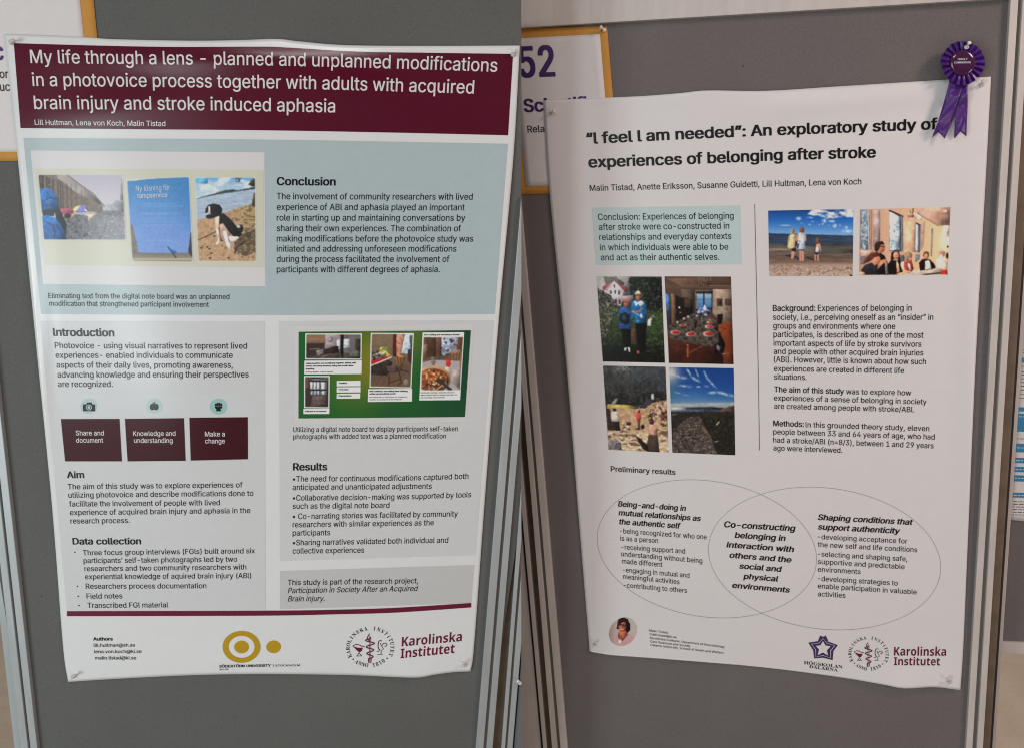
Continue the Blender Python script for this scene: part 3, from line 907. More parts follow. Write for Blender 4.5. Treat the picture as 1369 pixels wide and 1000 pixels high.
letters('oval_text', PR, LIGHT_R, poster_r, [
    ('R', [(288, 432), (757, 456)], '-developing acceptance for', 26), ('R', [(288, 473), (809, 501)], 'the new self and life conditions', 26),
    ('R', [(288, 522), (757, 549)], '-selecting and shaping safe,', 26), ('R', [(288, 562), (743, 590)], 'supportive and predictable', 26),
    ('R', [(288, 603), (512, 616)], 'environments', 26), ('R', [(288, 651), (707, 676)], '-developing strategies to', 26),
    ('R', [(288, 690), (806, 722)], 'enable participation in valuable', 26), ('R', [(288, 732), (433, 740)], 'activities', 26)])
letters('contact_text', PR, LIGHT_R, poster_r, [
    ('d', [(518, 217), (703, 240)], 'Malin Tistad', 21), ('d', [(522, 254), (795, 287)], 'malin.tistad@ki.se', 21),
    ('d', [(525, 292), (1290, 385)], 'Karolinska Institutet, Department of Neurobiology,', 21), ('d', [(528, 328), (938, 377)], 'Care Sciences and Society', 21),
    ('d', [(532, 364), (1272, 445)], 'Dalarna University, School of Health and Welfare', 21)])
STAR = mat('violet_ink', (0.050, 0.024, 0.11), .35)
OUT = [(322, 92), (357, 112), (395, 95), (437, 160), (566, 222), (505, 300), (490, 432), (358, 395), (235, 408), (222, 292), (152, 186), (272, 150)]
INN = [(357, 160), (390, 222), (468, 238), (415, 290), (430, 368), (358, 320), (283, 360), (303, 280), (255, 228), (322, 222)]
cen = np.array([358, 275])
def star_ring(a, b):
    return np.array(a) * 1.0, np.array(b)
sm = Ink(PR)
P5 = np.array([(358, 104), (425, 172), (560, 222), (500, 300), (488, 425), (358, 392), (238, 402), (225, 292), (158, 188), (290, 168)], float)
Q5 = np.array([(358, 165), (392, 225), (464, 238), (412, 292), (428, 364), (358, 322), (285, 358), (303, 282), (258, 230), (324, 224)], float)
for a0, a1 in ((0.0, 0.38), (0.50, 1.0)):
    A_, B_ = P5 * (1 - a0) + Q5 * a0, P5 * (1 - a1) + Q5 * a1
    sm.add(px('e', np.vstack([A_, B_]).tolist()), [(i, (i + 1) % 10, 10 + (i + 1) % 10, 10 + i) for i in range(10)])
sm.poly(px('e', [(322, 90), (352, 108), (330, 140), (288, 165)])).poly(px('e', [(364, 108), (396, 93), (432, 168), (385, 140)]))
sm.build('star_emblem', STAR, poster_r)
hk = Ink(PR)
write(hk, 'e', [(100, 478), (622, 538)], 'HOGSKOLAN', 42, 'roman'); write(hk, 'e', [(172, 530), (558, 580)], 'DALARNA', 40, 'roman')
for x, y in ((186, 440), (202, 442)):
    (a_, b_), = px('e', [(x, y)]); hk.disc(a_, b_, .45, .4, 10)
hk.build('college_text', INK_R, poster_r)
seal(PR, poster_r, 1161.2, 874.0, 22.9, 20.0, 4.2, 1 / 17.2, 0.03)
letters('institute_text', PR, WINE, poster_r, [('T', [(687, 297), (960, 299)], 'Karolinska', 45, 'heavy'), ('T', [(687, 348), (928, 349)], 'Institutet', 42, 'heavy')])

# ------------------------------------------------------------------ poster on the far board
SF = Surf(RIGHT, flat(FARH + 0.003))
pf = thing('conference_poster', 'white poster with blue heading bands at the right edge, beyond the post', 'poster', RIGHT.P(1400, 698, FARH), 'conference posters')
fx = lambda y: 1366.6 - .0665 * (y - 455)
paper_sheet('sheet', SF, ((fx(250), 250), (1560, 240), (1520, 712), (fx(694), 694.5)), PAPER_R, pf)
BAND = printed('teal_blue_print', (36, 96, 128), WR, .4)
rs = np.random.RandomState(3)


def greek(ink, y, lo, hi, xmax, w, slope):
    """print too small to read in the photograph: broken dark dashes"""
    x = fx(y) + 2.4
    while x < xmax:
        d = rs.uniform(lo, hi); ink.stroke([(x, y + (x - fx(y)) * slope), (x + d, y + (x + d - fx(y)) * slope)], w); x += d + 1.2
    return ink


for y0, y1, yt in ((478.5, 485, 0), (544, 549.5, 0), (552.5, 576.5, 556.5), (592.5, 604, 598), (611.5, 618.5, 615), (623.5, 630.5, 627), (634.8, 643, 638.5), (658, 664.5, 661.5)):
    bd = patch('blue_band', SF, 0.0005, ((fx(y0) + 1.2, y0), (1545, y0 + 5), (1545, y1 + 5), (fx(y1) + 1.2, y1)), BAND, pf, 20)
    if yt: greek(Ink(SF, 0.0009), yt, 2, 6, 1420, 1.0, .03).build('band_print', WHITE_INK, bd)
for ys in ((468, 472), (490, 497, 501, 506, 511, 516, 521, 527), (586,), (670, 673.5, 677, 680.5, 684, 687.5)):
    tx = Ink(SF, 0.0005)
    for y in ys: greek(tx, y, 2, 7, 1530, .8, .028)
    tx.build('small_print', LIGHT_R, pf)
Ink(SF, 0.0005).stroke([(fx(532) + 1, 532), (1540, 537)], .5).build('thin_rule', LIGHT_R, pf)

# ------------------------------------------------------------------ the printed photographs, painted procedurally
def tone(img, white):
    """ink on matt paper: a little paler in colour and deeper in tone than the scene it shows"""
    g = img.mean(-1, keepdims=True)
    p = np.pad(img, ((1, 1), (1, 1), (0, 0)), mode='edge')
    p = (p[:-2] + 2 * p[1:-1] + p[2:]) / 4; img = (p[:, :-2] + 2 * p[:, 1:-1] + p[:, 2:]) / 4        # soft screen of the print
    warm = white[0] - white[2] > 4
    o = (g + (img - g) * (.86 if warm else .9)) * (.96 if warm else .97)
    return np.clip(255 * (np.clip(o, 0, 255) / 255) ** (1.16 if warm else 1.05), 0, 245)


class Canvas:
    def __init__(self, reg, quad, step=0.7, base=(128, 128, 128), seed=1):
        self.reg, self.quad = reg, quad
        q = np.asarray(px(reg, quad))
        wd = np.hypot(*(q[1] - q[0])); ht = np.hypot(*(q[3] - q[0]))
        self.nu, self.nv = int(wd / step) + 2, int(ht / step) + 2
        tl, tr, br, bl = [np.asarray(p, float) for p in quad]
        u = np.linspace(0, 1, self.nu)[None, :, None]; v = np.linspace(0, 1, self.nv)[:, None, None]
        g = (1 - v) * ((1 - u) * tl + u * tr) + v * ((1 - u) * bl + u * br)
        self.X, self.Y = g[..., 0], g[..., 1]
        self.k = RG[reg][2]
        self.img = np.ones(self.X.shape + (3,)) * np.asarray(base, float)
        self.rs = np.random.RandomState(seed)

    def noise(self, s, sy=None, oct=3):
        """fractal value noise 0..1 with feature size s (in close-up units)"""
        sy = sy or s
        out = np.zeros_like(self.X); amp, tot = 1.0, 0.0
        for o in range(oct):
            L = self.rs.rand(128, 128)
            x = self.X / s * 2 ** o + self.rs.rand() * 50; y = self.Y / sy * 2 ** o + self.rs.rand() * 50
            xi, yi = np.floor(x).astype(int), np.floor(y).astype(int)
            fx, fy = x - xi, y - yi
            fx, fy = fx * fx * (3 - 2 * fx), fy * fy * (3 - 2 * fy)
            a = L[yi % 128, xi % 128]; b = L[yi % 128, (xi + 1) % 128]; c = L[(yi + 1) % 128, xi % 128]; d = L[(yi + 1) % 128, (xi + 1) % 128]
            out += amp * ((a * (1 - fx) + b * fx) * (1 - fy) + (c * (1 - fx) + d * fx) * fy); tot += amp; amp *= .55
        return out / tot

    def put(self, m, col, op=1.0):
        m = np.clip(m * op, 0, 1)[..., None]
        self.img = self.img * (1 - m) + np.asarray(col, float) * m
        return self

    def mask(self, pts, rough=0.0, rs=20):
        X, Y = self.X, self.Y
        if rough:
            X = X + (self.noise(rs) - .5) * 2 * rough; Y = Y + (self.noise(rs) - .5) * 2 * rough
        off = self.k * .25
        acc = np.zeros_like(X)
        for ox, oy in ((-off, -off), (off, -off), (off, off), (-off, off)):
            ins = np.zeros(X.shape, bool)
            n = len(pts)
            for i in range(n):
                (x0, y0), (x1, y1) = pts[i - 1], pts[i]
                if y0 == y1: continue
                c = ((y0 > Y + oy) != (y1 > Y + oy)) & (X + ox < (x1 - x0) * (Y + oy - y0) / (y1 - y0) + x0)
                ins ^= c
            acc += ins
        return acc / 4

    def poly(self, pts, col, rough=0.0, rs=20, op=1.0, tex=0.0, ts=12):
        m = self.mask(pts, rough, rs)
        c = np.asarray(col, float)
        P = np.asarray(pts, float); lo, hi = P.min(0), P.max(0); w, h = np.maximum(hi - lo, 1)
        area = w * h / max((np.ptp(self.X)) * np.ptp(self.Y), 1)
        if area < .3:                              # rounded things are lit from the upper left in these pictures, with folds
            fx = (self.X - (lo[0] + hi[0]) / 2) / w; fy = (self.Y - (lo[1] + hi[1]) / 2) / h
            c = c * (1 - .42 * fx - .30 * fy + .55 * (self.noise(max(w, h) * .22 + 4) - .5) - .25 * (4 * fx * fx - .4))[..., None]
        if tex:
            c = c * (1 + (self.noise(ts) - .5)[..., None] * 2 * tex)
        return self.put(m, c, op)

    def ell(self, cx, cy, rx, ry, col, op=1.0, soft=.15, rough=0.0, tex=0.0, ts=12):
        X, Y = self.X, self.Y
        if rough:
            X = X + (self.noise(rx) - .5) * 2 * rough; Y = Y + (self.noise(rx) - .5) * 2 * rough
        fx, fy = (X - cx) / rx, (Y - cy) / ry
        d = np.hypot(fx, fy)
        c = np.asarray(col, float)
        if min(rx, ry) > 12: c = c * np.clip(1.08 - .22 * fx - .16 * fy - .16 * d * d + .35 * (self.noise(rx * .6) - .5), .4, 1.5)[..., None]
        if tex: c = c * (1 + (self.noise(ts) - .5)[..., None] * 2 * tex)
        return self.put(np.clip((1 + soft / 2 - d) / soft, 0, 1), c, op)

    def line(self, pts, w, col, op=1.0):
        m = np.zeros_like(self.X)
        for (x0, y0), (x1, y1) in zip(pts[:-1], pts[1:]):
            dx, dy = x1 - x0, y1 - y0
            t = np.clip(((self.X - x0) * dx + (self.Y - y0) * dy) / max(dx * dx + dy * dy, 1e-6), 0, 1)
            d = np.hypot(self.X - x0 - t * dx, self.Y - y0 - t * dy)
            m = np.maximum(m, np.clip((w / 2 - d) / (self.k * .5) + .5, 0, 1))
        return self.put(m, col, op)

    def vgrad(self, stops, m=None, axis='Y'):
        A = self.Y if axis == 'Y' else self.X
        ys = [s[0] for s in stops]
        c = np.stack([np.interp(A, ys, [s[1][i] for s in stops]) for i in range(3)], -1)
        return self.put(np.ones_like(A) if m is None else m, c)

    def mottle(self, amt, s, m=None, sy=None, oct=3):
        f = 1 + (self.noise(s, sy, oct) - .5) * 2 * amt
        if m is not None: f = 1 + (f - 1) * m
        self.img *= f[..., None]
        return self

    def specks(self, n, box, r, cols, op=.8):
        for _ in range(n):
            x = self.rs.uniform(box[0], box[2]); y = self.rs.uniform(box[1], box[3])
            rr = r * self.rs.uniform(.5, 1.4)
            self.ell(x, y, rr, rr * self.rs.uniform(.5, 1), cols[self.rs.randint(len(cols))], op, .5)
        return self

    def frame(self, quad, w, r, col):
        """white border of width w with rounded corners, in close-up units along the quad"""
        q = np.asarray(quad, float)
        wd = np.hypot(*(q[1] - q[0])); ht = np.hypot(*(q[3] - q[0]))
        u = np.linspace(0, 1, self.nu)[None] * wd; v = np.linspace(0, 1, self.nv)[:, None] * ht
        ax = np.abs(u - wd / 2) - (wd / 2 - w - r); ay = np.abs(v - ht / 2) - (ht / 2 - w - r)
        d = np.hypot(np.maximum(ax, 0), np.maximum(ay, 0)) - r
        return self.put(np.clip(d / (self.k * .5) + .5, 0, 1), col)

    def build(self, name, surf, e, parent, white, label=None, cut=None):
        o = patch(name, surf, e, tuple(px(self.reg, self.quad)), PHOTO, parent, colors=ink_rgb(tone(self.img, white), white), label=label, size=(self.nu, self.nv))
        if cut is not None:
            bm = bmesh.new(); bm.from_mesh(o.data); bm.verts.ensure_lookup_table()
            bmesh.ops.delete(bm, geom=[v for v, k in zip(bm.verts[:], cut.ravel()) if k], context='VERTS')
            bm.to_mesh(o.data); bm.free()
        return o


WH = (198, 199, 197)

# crowd in a rainy street
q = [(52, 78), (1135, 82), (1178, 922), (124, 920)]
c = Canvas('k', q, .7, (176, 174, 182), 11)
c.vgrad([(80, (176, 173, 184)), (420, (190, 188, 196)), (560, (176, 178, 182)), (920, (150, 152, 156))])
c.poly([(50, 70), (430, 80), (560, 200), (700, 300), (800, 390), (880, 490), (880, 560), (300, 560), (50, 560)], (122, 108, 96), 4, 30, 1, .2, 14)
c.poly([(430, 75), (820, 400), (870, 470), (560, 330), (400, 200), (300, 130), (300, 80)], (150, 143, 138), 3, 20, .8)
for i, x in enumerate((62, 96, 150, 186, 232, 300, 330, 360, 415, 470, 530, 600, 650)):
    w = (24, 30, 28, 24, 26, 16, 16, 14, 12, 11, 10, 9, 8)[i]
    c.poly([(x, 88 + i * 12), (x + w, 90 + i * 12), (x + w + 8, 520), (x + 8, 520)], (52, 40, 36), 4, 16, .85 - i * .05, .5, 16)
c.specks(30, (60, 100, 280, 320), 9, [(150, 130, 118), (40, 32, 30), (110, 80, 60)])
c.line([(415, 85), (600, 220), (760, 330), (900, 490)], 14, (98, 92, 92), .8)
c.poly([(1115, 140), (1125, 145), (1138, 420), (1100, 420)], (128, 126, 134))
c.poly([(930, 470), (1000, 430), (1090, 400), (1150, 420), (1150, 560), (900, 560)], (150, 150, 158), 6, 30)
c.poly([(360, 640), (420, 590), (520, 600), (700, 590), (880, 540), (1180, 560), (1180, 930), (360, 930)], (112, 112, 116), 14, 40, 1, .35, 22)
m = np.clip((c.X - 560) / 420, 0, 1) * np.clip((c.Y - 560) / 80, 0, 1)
c.put(m, (160, 163, 170), .55)  # washed-out glare partly painted into this corner of the print
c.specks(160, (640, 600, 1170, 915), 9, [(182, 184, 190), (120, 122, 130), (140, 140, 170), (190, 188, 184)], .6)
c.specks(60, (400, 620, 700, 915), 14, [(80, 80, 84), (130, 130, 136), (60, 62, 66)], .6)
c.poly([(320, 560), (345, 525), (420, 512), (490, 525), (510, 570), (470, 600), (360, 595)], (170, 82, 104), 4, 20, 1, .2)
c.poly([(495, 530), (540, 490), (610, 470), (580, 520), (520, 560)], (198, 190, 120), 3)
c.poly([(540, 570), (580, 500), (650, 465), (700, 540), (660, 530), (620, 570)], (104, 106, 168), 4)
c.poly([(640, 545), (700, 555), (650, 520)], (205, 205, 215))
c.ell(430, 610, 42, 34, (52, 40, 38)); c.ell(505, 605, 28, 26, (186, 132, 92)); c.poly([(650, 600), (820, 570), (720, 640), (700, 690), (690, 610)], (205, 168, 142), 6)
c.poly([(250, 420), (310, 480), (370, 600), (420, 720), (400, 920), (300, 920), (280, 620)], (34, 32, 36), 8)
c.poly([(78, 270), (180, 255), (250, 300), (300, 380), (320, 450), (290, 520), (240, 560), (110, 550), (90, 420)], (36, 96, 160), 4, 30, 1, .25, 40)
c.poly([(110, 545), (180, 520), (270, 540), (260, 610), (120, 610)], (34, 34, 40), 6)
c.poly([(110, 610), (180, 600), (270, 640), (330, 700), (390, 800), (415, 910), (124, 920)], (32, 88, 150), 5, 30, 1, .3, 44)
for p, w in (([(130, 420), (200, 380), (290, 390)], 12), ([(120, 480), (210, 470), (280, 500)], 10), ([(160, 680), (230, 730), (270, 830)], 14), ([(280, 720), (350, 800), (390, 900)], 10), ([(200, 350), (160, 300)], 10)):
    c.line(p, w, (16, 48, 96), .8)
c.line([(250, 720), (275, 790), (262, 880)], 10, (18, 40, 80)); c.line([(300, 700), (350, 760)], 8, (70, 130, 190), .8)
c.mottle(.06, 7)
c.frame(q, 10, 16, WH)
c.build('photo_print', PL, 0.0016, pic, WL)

# blue notice
q = [(28, 72), (655, 46), (692, 898), (84, 892)]
c = Canvas('l', q, .7, (88, 136, 190), 12)
c.vgrad([(50, (60, 130, 186)), (300, (84, 142, 200)), (600, (112, 150, 214)), (800, (116, 152, 212))])
c.put(np.clip((c.X - 420) / 260, 0, 1) * np.clip((700 - c.Y) / 500, 0, 1), (52, 122, 182), .8)
c.mottle(.07, 14)
c.poly([(28, 60), (300, 50), (660, 40), (660, 54), (400, 62), (200, 78), (28, 100)], (186, 186, 178))
c.poly([(60, 470), (100, 560), (150, 800), (400, 812), (660, 806), (662, 640), (700, 640), (700, 900), (60, 900)], (120, 112, 106), 4, 30, 1, .2, 30)
c.vgrad([(800, (116, 110, 104)), (850, (142, 132, 112)), (866, (186, 178, 150)), (884, (140, 126, 104)), (900, (104, 92, 80))], c.mask([(100, 806), (690, 806), (695, 900), (80, 900)]))
c.poly([(665, 600), (690, 600), (694, 860), (640, 800)], (60, 58, 62), 3); c.line([(440, 745), (520, 850)], 12, (50, 70, 100)); c.poly([(440, 740), (530, 800), (500, 812)], (60, 108, 170), 3)
for y, x0, x1 in ((318, 160, 500), (340, 170, 560), (412, 180, 540), (420, 200, 420), (462, 190, 520), (490, 200, 545), (530, 210, 560), (683, 220, 470)):
    x = x0
    while x < x1:
        w = c.rs.uniform(14, 44); c.line([(x, y), (x + w, y)], 7, (150, 180, 226), .45); x += w + 9
c.frame(q, 9, 16, WH)
pn = c.build('photo_print', PL, 0.0016, pic, WL)
letters('notice_text', PL, mat('pale_blue_ink', (.62, .70, .80), GLOSS), pic, [('l', [(124, 192), (462, 182)], 'Ny lösning för', 52, 'regular'), ('l', [(140, 262), (436, 252)], 'rampservice', 48, 'semi')], 0.0020)

# dog on a beach
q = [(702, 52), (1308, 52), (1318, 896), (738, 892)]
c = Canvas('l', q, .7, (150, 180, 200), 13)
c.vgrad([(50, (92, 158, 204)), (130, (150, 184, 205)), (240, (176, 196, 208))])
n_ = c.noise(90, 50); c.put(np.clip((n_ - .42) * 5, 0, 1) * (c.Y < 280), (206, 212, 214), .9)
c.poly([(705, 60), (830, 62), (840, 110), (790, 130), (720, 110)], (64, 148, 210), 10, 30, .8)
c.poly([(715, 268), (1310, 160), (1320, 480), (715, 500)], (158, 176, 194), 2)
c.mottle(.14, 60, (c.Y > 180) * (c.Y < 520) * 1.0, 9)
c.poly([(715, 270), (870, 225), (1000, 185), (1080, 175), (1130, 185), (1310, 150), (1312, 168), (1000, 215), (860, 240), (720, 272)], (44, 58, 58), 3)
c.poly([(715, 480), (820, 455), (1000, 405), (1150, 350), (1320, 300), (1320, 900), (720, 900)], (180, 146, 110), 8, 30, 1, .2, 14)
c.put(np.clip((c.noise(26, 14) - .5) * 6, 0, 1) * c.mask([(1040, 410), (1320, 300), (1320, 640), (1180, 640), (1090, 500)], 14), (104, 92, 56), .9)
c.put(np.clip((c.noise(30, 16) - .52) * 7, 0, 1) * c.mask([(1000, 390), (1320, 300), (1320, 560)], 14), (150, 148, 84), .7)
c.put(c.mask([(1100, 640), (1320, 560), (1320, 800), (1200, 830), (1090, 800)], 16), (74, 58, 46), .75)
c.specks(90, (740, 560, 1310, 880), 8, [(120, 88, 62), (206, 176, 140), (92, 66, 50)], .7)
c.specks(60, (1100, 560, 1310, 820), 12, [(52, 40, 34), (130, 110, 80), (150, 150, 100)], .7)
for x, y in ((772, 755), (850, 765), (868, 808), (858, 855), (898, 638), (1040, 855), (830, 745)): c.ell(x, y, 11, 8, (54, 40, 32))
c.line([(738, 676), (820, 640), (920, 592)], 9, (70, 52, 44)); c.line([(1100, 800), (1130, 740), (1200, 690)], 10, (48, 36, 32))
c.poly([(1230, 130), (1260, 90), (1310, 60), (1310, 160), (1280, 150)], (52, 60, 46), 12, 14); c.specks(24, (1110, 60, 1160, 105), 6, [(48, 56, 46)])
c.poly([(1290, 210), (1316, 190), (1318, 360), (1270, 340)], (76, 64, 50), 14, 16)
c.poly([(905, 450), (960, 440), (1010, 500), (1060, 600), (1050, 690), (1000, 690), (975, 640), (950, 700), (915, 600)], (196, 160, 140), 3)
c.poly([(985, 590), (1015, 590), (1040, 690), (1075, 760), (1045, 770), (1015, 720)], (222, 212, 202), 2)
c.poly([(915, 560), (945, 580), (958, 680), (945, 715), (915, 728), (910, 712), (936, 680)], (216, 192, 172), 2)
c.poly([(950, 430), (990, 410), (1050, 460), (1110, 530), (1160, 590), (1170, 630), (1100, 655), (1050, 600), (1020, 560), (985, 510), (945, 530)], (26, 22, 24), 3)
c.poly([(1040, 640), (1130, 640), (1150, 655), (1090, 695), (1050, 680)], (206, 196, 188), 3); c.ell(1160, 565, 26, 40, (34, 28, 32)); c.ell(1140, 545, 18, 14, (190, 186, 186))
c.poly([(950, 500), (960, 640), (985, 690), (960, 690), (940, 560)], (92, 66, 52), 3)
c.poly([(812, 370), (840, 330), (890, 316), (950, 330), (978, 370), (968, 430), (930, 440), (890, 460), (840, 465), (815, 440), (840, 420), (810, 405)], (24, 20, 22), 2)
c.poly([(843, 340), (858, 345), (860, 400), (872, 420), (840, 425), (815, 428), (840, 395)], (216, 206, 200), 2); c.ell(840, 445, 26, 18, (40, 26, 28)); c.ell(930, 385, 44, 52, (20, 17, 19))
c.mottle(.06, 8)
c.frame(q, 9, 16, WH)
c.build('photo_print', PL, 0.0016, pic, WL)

# green note board with its own pictures and cards
q = [(37, 72), (957, 57), (890, 983), (32, 990)]
gq = px('F', [(193, 94), (1093, 86), (1062, 536), (192, 544)])
GZ = [((x - 395) * 8, (y - 435) * 8) for x, y in gq]
c = Canvas('a', GZ, 1.2, (26, 88, 38), 14)
d = np.exp(-((c.X - 820) / 260) ** 2 - ((c.Y - 380) / 420) ** 2); d2 = np.exp(-((c.X - 560) / 260) ** 2 - ((c.Y - 520) / 360) ** 2)
c.put(d2, (84, 108, 26), .65); c.put(d, (122, 110, 28), .9); c.put(np.exp(-((c.X - 1320) / 160) ** 2 - ((c.Y - 60) / 330) ** 2), (104, 108, 36), .7)
c.put(np.clip((c.X - 1250) / 500, 0, 1), (22, 60, 46), .8); c.put(np.clip((c.Y - 650) / 300, 0, 1) * np.clip((c.X - 500) / 500, 0, 1), (26, 74, 40), .6)
board = c.build('green_note_board', PL, 0.0016, poster_l, (178, 178, 176))
WG = (196, 197, 193); WB = (178, 178, 176)


def small(reg, quad, seed, base): return Canvas(reg, quad, .6, base, seed)


q = [(106, 90), (710, 90), (706, 368), (103, 366)]
c = small('a', q, 21, (70, 60, 58))
c.vgrad([(90, (120, 92, 70)), (150, (140, 104, 76)), (190, (110, 84, 66)), (200, (54, 42, 40)), (370, (58, 50, 48))], None)
c.poly([(320, 100), (500, 100), (500, 260), (310, 260)], (132, 122, 122), 0, 10, 1, .12); c.poly([(500, 100), (710, 100), (710, 360), (500, 360)], (98, 92, 92), 0, 9, 1, .15, 30)
c.ell(372, 155, 26, 30, (104, 102, 112)); c.ell(372, 155, 17, 20, (142, 136, 140))
c.poly([(440, 160), (480, 150), (480, 290), (450, 290)], (176, 178, 184), 6, 12); c.poly([(510, 150), (580, 150), (580, 240), (515, 245)], (172, 178, 186), 6, 12, 1, .2, 12)
c.poly([(640, 150), (700, 145), (700, 300), (640, 260)], (52, 44, 44)); c.poly([(310, 260), (400, 230), (460, 220), (470, 300), (300, 320)], (44, 32, 32), 8, 16)
c.poly([(220, 270), (300, 255), (300, 300), (230, 330)], (120, 108, 104), 4); c.poly([(200, 330), (500, 290), (700, 320), (700, 360), (120, 360)], (66, 62, 54), 6, 20, 1, .3, 20); c.poly([(600, 290), (700, 280), (700, 340), (560, 330)], (86, 86, 74), 8, 16)
c.poly([(487, 100), (516, 100), (512, 360), (478, 300)], (28, 22, 24), 2)
c.line([(150, 258), (260, 252)], 8, (124, 110, 102)); c.mottle(.12, 10); c.frame(q, 11, 12, WG)
c.build('photo_print', PL, 0.0021, board, WB)
q = [(92, 540), (366, 540), (362, 884), (92, 882)]
c = small('a', q, 22, (58, 46, 44))
c.poly([(150, 555), (350, 555), (330, 740), (160, 740)], (92, 96, 96), 4, 14, 1, .4, 12)
for x, w in ((160, 26), (196, 22), (230, 24), (276, 40)): c.poly([(x, 605), (x + w, 605), (x + w, 680), (x, 680)], (188, 194, 194), 3, 10); c.poly([(x + 6, 698), (x + w - 2, 698), (x + w - 2, 740), (x + 6, 740)], (166, 170, 172), 6, 10)
c.line([(150, 690), (330, 690)], 14, (34, 28, 30)); c.line([(150, 592), (330, 592)], 18, (40, 36, 38)); c.line([(160, 562), (340, 575)], 10, (24, 20, 20)); c.line([(180, 578), (330, 580)], 7, (190, 190, 190), .8)
c.poly([(330, 600), (352, 600), (352, 870), (320, 870), (335, 700)], (58, 38, 36)); c.poly([(105, 560), (150, 555), (150, 660), (108, 680)], (92, 64, 52), 5)
c.poly([(180, 750), (320, 750), (340, 870), (160, 870)], (78, 66, 62), 4, 14, 1, .2); c.line([(190, 828), (310, 828)], 6, (104, 92, 86)); c.mottle(.1, 9); c.frame(q, 12, 10, WG)
c.build('photo_print', PL, 0.0021, board, WB)
q = [(46, 84), (506, 86), (480, 672), (32, 664)]
c = small('b', q, 23, (112, 90, 68))
c.vgrad([(90, (120, 100, 76)), (330, (108, 88, 66)), (480, (92, 72, 58)), (660, (98, 76, 58))]); c.mottle(.08, 30)
c.poly([(285, 95), (330, 95), (320, 340), (280, 330)], (70, 34, 26)); c.poly([(320, 95), (410, 95), (370, 300), (320, 320)], (160, 110, 88), 3, 16, 1, .25, 14)
c.poly([(415, 95), (500, 95), (490, 310), (370, 300)], (152, 168, 180), 4, 16, 1, .35, 20); c.poly([(460, 110), (495, 110), (490, 240), (470, 250)], (70, 74, 78), 8, 14)
c.poly([(440, 260), (490, 250), (480, 420), (440, 380)], (56, 42, 36), 4); c.poly([(330, 300), (420, 350), (400, 360), (320, 330)], (170, 112, 62), 4)
c.poly([(48, 380), (200, 345), (240, 350), (60, 420)], (146, 26, 40), 3); c.line([(48, 432), (270, 340)], 12, (206, 196, 188))
c.poly([(48, 440), (220, 370), (280, 400), (220, 540), (48, 520)], (48, 42, 38), 10, 18, 1, .4, 18)
c.specks(26, (50, 270, 180, 370), 13, [(40, 34, 36), (170, 172, 170), (90, 86, 84)], .9); c.specks(34, (140, 230, 230, 310), 11, [(166, 172, 72), (110, 130, 50), (196, 196, 110)], .9); c.ell(235, 325, 26, 14, (204, 136, 62))
c.poly([(205, 440), (330, 430), (350, 480), (250, 510)], (82, 60, 60), 5, 16, 1, .25); c.poly([(300, 340), (410, 350), (380, 470), (340, 440)], (112, 76, 46), 5, 14, .8)
for p in ([(330, 345), (355, 470)], [(370, 350), (362, 470)], [(408, 352), (370, 470)]): c.line(p, 7, (74, 46, 30))
for p in ([(240, 500), (240, 640)], [(345, 490), (375, 610), (330, 640)], [(250, 610), (360, 575)], [(300, 500), (380, 480)], [(360, 470), (450, 500)]): c.line(p, 10, (66, 36, 26))
c.ell(425, 610, 34, 40, (128, 118, 104), .7, .4, 6); c.mottle(.12, 9); c.frame(q, 11, 10, WG)
c.build('photo_print', PL, 0.0021, board, WB)
q = [(600, 80), (1045, 76), (1001, 796), (564, 800)]
c = small('b', q, 24, WG)
ph = [(610, 130), (1032, 128), (1000, 692), (584, 692)]
c.poly(ph, (110, 84, 64))
c.poly([(610, 130), (1032, 128), (1020, 380), (600, 380)], (96, 74, 60), 0, 10, 1, .25, 30); c.poly([(640, 130), (740, 130), (740, 340), (640, 340)], (70, 50, 40)); c.poly([(610, 210), (650, 210), (645, 300), (605, 300)], (124, 96, 76))
c.poly([(800, 130), (985, 130), (970, 280), (800, 320)], (134, 142, 160), 6, 16, 1, .4, 16); c.specks(24, (800, 140, 960, 320), 13, [(50, 44, 48), (166, 172, 186), (96, 60, 54)], .8); c.poly([(740, 130), (800, 130), (800, 330), (745, 330)], (92, 66, 56), 3)
c.poly([(985, 130), (1032, 130), (1000, 300), (960, 300)], (92, 58, 40)); c.poly([(900, 280), (1010, 260), (1000, 300), (905, 310)], (148, 108, 72), 3)
for x in (915, 945, 975, 1005): c.line([(x + 6, 290), (x, 385)], 9, (150, 106, 68))
c.poly([(590, 400), (720, 370), (1000, 385), (1000, 692), (584, 692)], (158, 146, 142), 3, 20, 1, .06, 60); c.poly([(880, 470), (1000, 480), (1000, 692), (900, 600)], (140, 128, 122), 3)
c.poly([(690, 340), (740, 340), (730, 430), (700, 430)], (104, 92, 88), 3, 10, .8); c.line([(690, 400), (745, 395)], 5, (80, 70, 66))
c.poly([(850, 370), (898, 365), (900, 420), (880, 455), (848, 430)], (182, 46, 36), 4); c.poly([(845, 450), (890, 450), (860, 560), (830, 560)], (196, 168, 138), 4)
c.ell(715, 575, 185, 140, (170, 132, 92), 1, .05); c.ell(712, 585, 168, 124, (116, 62, 36), 1, .1); mk = np.clip((1 - np.hypot((c.X - 712) / 168, (c.Y - 585) / 124)) * 8, 0, 1)
n_ = c.noise(30); c.put(np.clip((n_ - .5) * 7, 0, 1) * mk, (190, 104, 52), .9); n_ = c.noise(34); c.put(np.clip((n_ - .56) * 8, 0, 1) * mk, (52, 38, 30), .95); n_ = c.noise(26); c.put(np.clip((n_ - .6) * 9, 0, 1) * mk, (206, 180, 140), .9)
